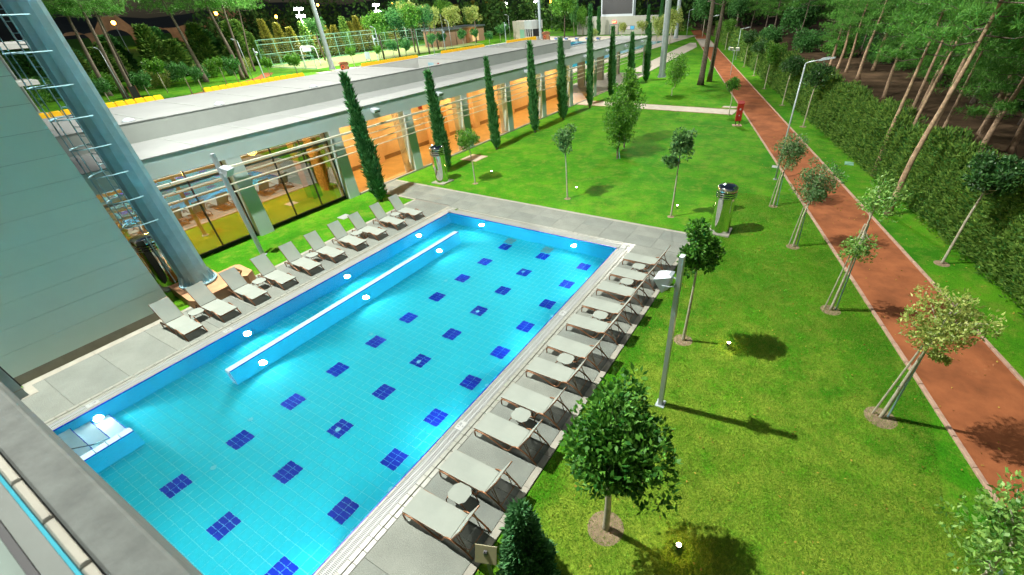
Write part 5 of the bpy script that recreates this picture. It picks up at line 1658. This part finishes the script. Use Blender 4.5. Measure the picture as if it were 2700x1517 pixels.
# undergrowth in the wood on the right
for k, (x, y, r_) in enumerate(((16, 60, 2.4), (12, 74, 2.6), (6, 93, 3.0), (0, 101, 2.8), (-6, 109, 3.0), (18, 90, 3.2), (24, 70, 3.0), (10, 86, 2.6), (3, 116, 3.4), (20, 52, 2.2), (-14, 118, 3.0), (15, 104, 3.4), (28, 82, 3.2))):
    t = thing('forest_shrub', f'dark bushy undergrowth among the pine trunks on the right, {ORD[k]} clump', 'shrub', (x, y, LZ), k*.9, 'undergrowth of the wood on the right')
    o = link('crown', BC[3 if k % 2 else 1], t); o.location = (0, 0, r_*.62); o.scale = (r_*1.15, r_*1.15, r_)
    MB().tube([(0, 0, -.1), (.1, 0, r_*.8)], [.07, .03], 6).build('stem', M_gbark, t)
# curved red path on the far left lawn
cpth = [(-104, 60), (-99, 56), (-95, 51), (-91, 44), (-88, 36), (-86, 28)]
b = MB()
for i, (x, y) in enumerate(smooth_pts([(x, y, 0) for x, y in cpth], 4) if False else [(p_.x, p_.y) for p_ in smooth_pts([(x, y, 0) for x, y in cpth], 4)]):
    b.v += [(x-1.1, y-.5, LZ+.03), (x+1.1, y+.5, LZ+.03)]
for i in range(len(b.v)//2-1):
    b.f.append((2*i, 2*i+1, 2*i+3, 2*i+2))
tag(b.build('curved_path', M_red), kind='structure')

# clubhouse, far ruins, hills, street lights
t = thing('clubhouse', 'low brown clubhouse behind the far round trees', 'building', (-108, 128, LZ), R(8))
MB().boxb(-4, 3, -14, 10, 0, 4.0).build('wall', simple('club_brown', (0.24, 0.15, 0.09), .8), t)
MB().boxb(-4.3, 3.5, -14.3, 10.3, 4.0, 4.4).build('roof', M_dsteel, t)
MB().boxb(3.0, 3.08, 2, 6, .3, 3.0).build('window', M_orange, t)
MB().boxb(3.0, 3.08, -2, 0, 0, 2.4).build('door', M_wood, t)
add_point('porch_glow', (-103.5, 131, 3.2), 260, .2, (1, .5, .15))
# ruined arches
def ruin(loc, rz, W, H, label):
    t = thing('ruined_arches', label, 'ruin', loc, rz, 'ruined arches in the distance')
    b = MB()
    n = max(2, int(W/14))
    for k in range(n):
        x0 = -W/2+W*k/n; w = W/n
        top_ = H*(.75+.35*math.sin(k*2.3+W))
        pr = [(x0, 0), (x0+w*.18, 0), (x0+w*.18, H*.30)]
        pr += [(x0+w*.5-w*.32*math.cos(a), H*.30+H*.30*math.sin(a)) for a in np.linspace(.2, PI-.2, 7)]
        pr += [(x0+w*.82, H*.30), (x0+w*.82, 0), (x0+w, 0), (x0+w, H*.55), (x0+w*.7, top_), (x0+w*.3, top_*.95), (x0, H*.55)]
        b.prism(pr, -1.5, 1.5, 'y')
    b.build('arch_wall', M_ruin, t)
ruin((-300, 118, 0), R(66), 62, 11, 'brown ruined arches behind the far left pines')
ruin((-290, 168, 0), R(60), 40, 14, 'brown ruined arches, right group behind the far left pines')
add_point('ruin_glow', (-270, 112, 4), 9000, .6, (1, .55, .2))
add_point('ruin_glow', (-262, 156, 4), 9000, .6, (1, .55, .2))
hl = MB()
az = np.linspace(-100, 60, 60)
for a in az:
    d1 = 520; hgt = 26+14*math.sin(a*.13)+8*math.sin(a*.31+1)
    s_, c_ = math.sin(R(a)), math.cos(R(a))
    hl.v += [(s_*d1, c_*d1, -1), (s_*(d1+180), c_*(d1+180), hgt)]
for i in range(len(az)-1):
    hl.f.append((2*i, 2*i+2, 2*i+3, 2*i+1))
tag(hl.build('far_hills', M_hill), kind='structure')
def far_lamp(x, y, z, r_, mat, label):
    t = thing('distant_street_light', label, 'street light', (x, y, LZ), 0, 'orange street lights in the distance')
    MB().tube([(0, 0, 0), (0, 0, z-r_)], .07, 6).build('pole', M_dsteel, t)
    MB().lathe([(0, -r_), (r_*.7, -r_*.7), (r_, 0), (r_*.7, r_*.7), (0, r_)], 10, (0, 0, z)).build('globe', mat, t, True)
for x, y, z, m_, lb in ((-160, 59, 9.6, E_orange, 'orange street light above the left pine trunks'), (-160, 84, 10.6, E_orange, 'orange street light between the pine trunks'), (-170, 108, 9.0, E_orange, 'orange street light right of the pine trunks'), (-130, 61, 8.1, E_white, 'small white street light in the shrubs far left'),
                        (-160, 250, 11, E_orange, 'bright orange street light above the middle trees'), (-110, 190, 9.5, E_orange, 'orange street light left of the scoreboard'), (-70, 195, 10, E_orange, 'orange street light right of the scoreboard'), (-190, 180, 11.5, E_orange, 'orange street light right of the stadium mast'), (-190, 140, 12, E_orange, 'orange street light left of the stadium mast')):
    far_lamp(x, y, z, .45 if m_ is E_orange else .3, m_, lb)
# dark wood belt that closes the view
def wood_belt():
    Cs = []
    for k in range(260):
        a = -64+118*rng.random(); d_ = 185+130*rng.random()
        h_ = 7+9*rng.random()
        p_ = np.array([math.sin(R(a))*d_, math.cos(R(a))*d_, h_*.5])
        dd = sphere_dirs(210)*np.array([5.2, 5.2, h_*.62])*(.6+.4*rng.random((210, 1)))
        Cs.append(p_+dd)
    C = np.concatenate(Cs)
    C = C[C[:, 2] > 0]
    n = len(C)
    V, F = leaf_quads(C, rng.normal(size=(n, 3))+np.array([0, 0, .4]), 1.0+.9*rng.random(n), .5+.4*rng.random(n))
    return np_mesh('far_wood', V, F, leafmat('far_foliage', (0.012, 0.05, 0.012), (0.06, 0.13, 0.025), .7, .1, .1))
tag(link('far_wood', wood_belt()), 'dark far-off wood that closes the view', 'wood', kind='stuff')

# white canopy and handrails of the stand, far left
t = thing('stand_canopy', 'white flat canopy roof of the stand behind the mast ladder', 'canopy', (-46, 8, 0))
MB().chbox(-2, 1.5, -6, 5.4, 8.82, 9.15, .04).build('roof_slab', M_white, t)
for y in (-3, 2.5):
    MB().tube([(-1, y, 5), (-1, y, 8.82)], .09, 8).build('post', M_alu, t)
t = thing('stand_canopy', 'lower white canopy slab of the stand behind the mast ladder', 'canopy', (-46, 6, 0))
MB().chbox(-1, 1, -5, 5.0, 6.85, 7.12, .04).build('roof_slab', M_white, t)
MB().tube([(0, 2, 3), (0, 2, 6.85)], .08, 8).build('post', M_alu, t)
t = thing('stand_handrail', 'bent white tube handrail at the left end of the yellow seats', 'handrail', (-37.4, 8.0, 5.3))
for k in range(3):
    MB().tube(smooth_pts([(-3.2+.0*k, .1+.35*k, .55), (-1.0, .2+.35*k, .62), (-.2, .3+.35*k, .6), (.1, .35+.35*k, .3), (.0, .3+.35*k, -.4)], 3), .035, 6).build('rail_tube', M_alu, t, True)
# low floodlight pole aimed at the hedge
t = thing('garden_floodlight', 'low pole with two pale lit floodlights on the grass strip by the hedge', 'floodlight', (-13.57, 76.0, LZ), R(-18))
MB().tube([(0, 0, 0), (0, 0, 3.2)], .045, 7).build('pole', M_gsteel, t)
MB().tube([(-.7, 0, 3.15), (.7, 0, 3.15)], .03, 6).build('cross_arm', M_gsteel, t)
E_pale = emit('pale_lamp', (1.0, .88, .6), 1.2)
for x in (-.45, .45):
    b = MB(); b.box((x, 0, 3.35), (.55, .12, .42), 0, .6, 0); h_ = b.build('lamp_housing', M_alu, t)
    b = MB(); b.box((x, -.07, 3.39), (.48, .02, .36), 0, .6, 0); b.build('lens', E_pale, h_)
MB().boxb(-.95, -.65, -.12, .12, 3.2, 3.6).build('control_box', M_alu, t)
street_lamp((-20.9, 90.6, LZ), R(-10), 6.6, 1.0, 'slim street lamp on the lawn behind the two tall pine trunks')

# ------------------------------------------------------------------ grass blades on the near lawn
def blades(x0, x1, y0, y1, n, L):
    x = x0+(x1-x0)*rng.random(n); y = y0+(y1-y0)*rng.random(n)
    ok = (x < path_l(y)-.15) & ~((x > -4.3) & (x < -4.0))
    C = np.stack([x, y, np.full(n, LZ)], 1)[ok]
    A = rng.normal(size=(len(C), 3))*np.array([.75, .75, .2])+np.array([0, 0, .8])
    k = len(C)
    A = unit(A); S_ = unit(np.cross(A, rng.normal(size=(k, 3))))
    Ln = (L*(.6+.8*rng.random(k)))[:, None]
    V = np.stack([C-S_*.006, C+S_*.006, C+A*Ln], 1).reshape(-1, 3)
    return V, np.arange(3*k).reshape(k, 3)
V, F = merge([blades(-3.95, 6.5, 1.5, 9, 170000, .055), blades(-3.95, 5, 9, 20, 120000, .065), blades(-3.95, 2.5, 20, 28, 40000, .07)])
tag(link('grass_blades', np_mesh('grass_blades', V, F, M_blade)), 'short mown grass blades on the near lawn', 'grass', kind='stuff')

n = 900
x = -4+13*rng.random(n); y = 2+40*rng.random(n)**1.3
C = np.stack([x, y, np.full(n, LZ+.07)], 1)
C[:, 2] = np.where(x > path_l(y), LZ+.03, LZ+.065)
V, F = leaf_quads(C, rng.normal(size=(n, 3))*np.array([1, 1, .12]), .05+.05*rng.random(n), .03+.02*rng.random(n))
tag(link('fallen_leaves', np_mesh('fallen_leaves', V, F, leafmat('dry_leaf', (0.20, 0.10, 0.02), (0.50, 0.40, 0.06), .8, .1, .2))), 'scattered dry leaves on the lawn and the red path', 'leaves', kind='stuff')

# ------------------------------------------------------------------ lens: slight blur of the parapet close to the camera
cam_d.dof.use_dof = True
cam_d.dof.focus_distance = 26
cam_d.dof.aperture_fstop = 1.6
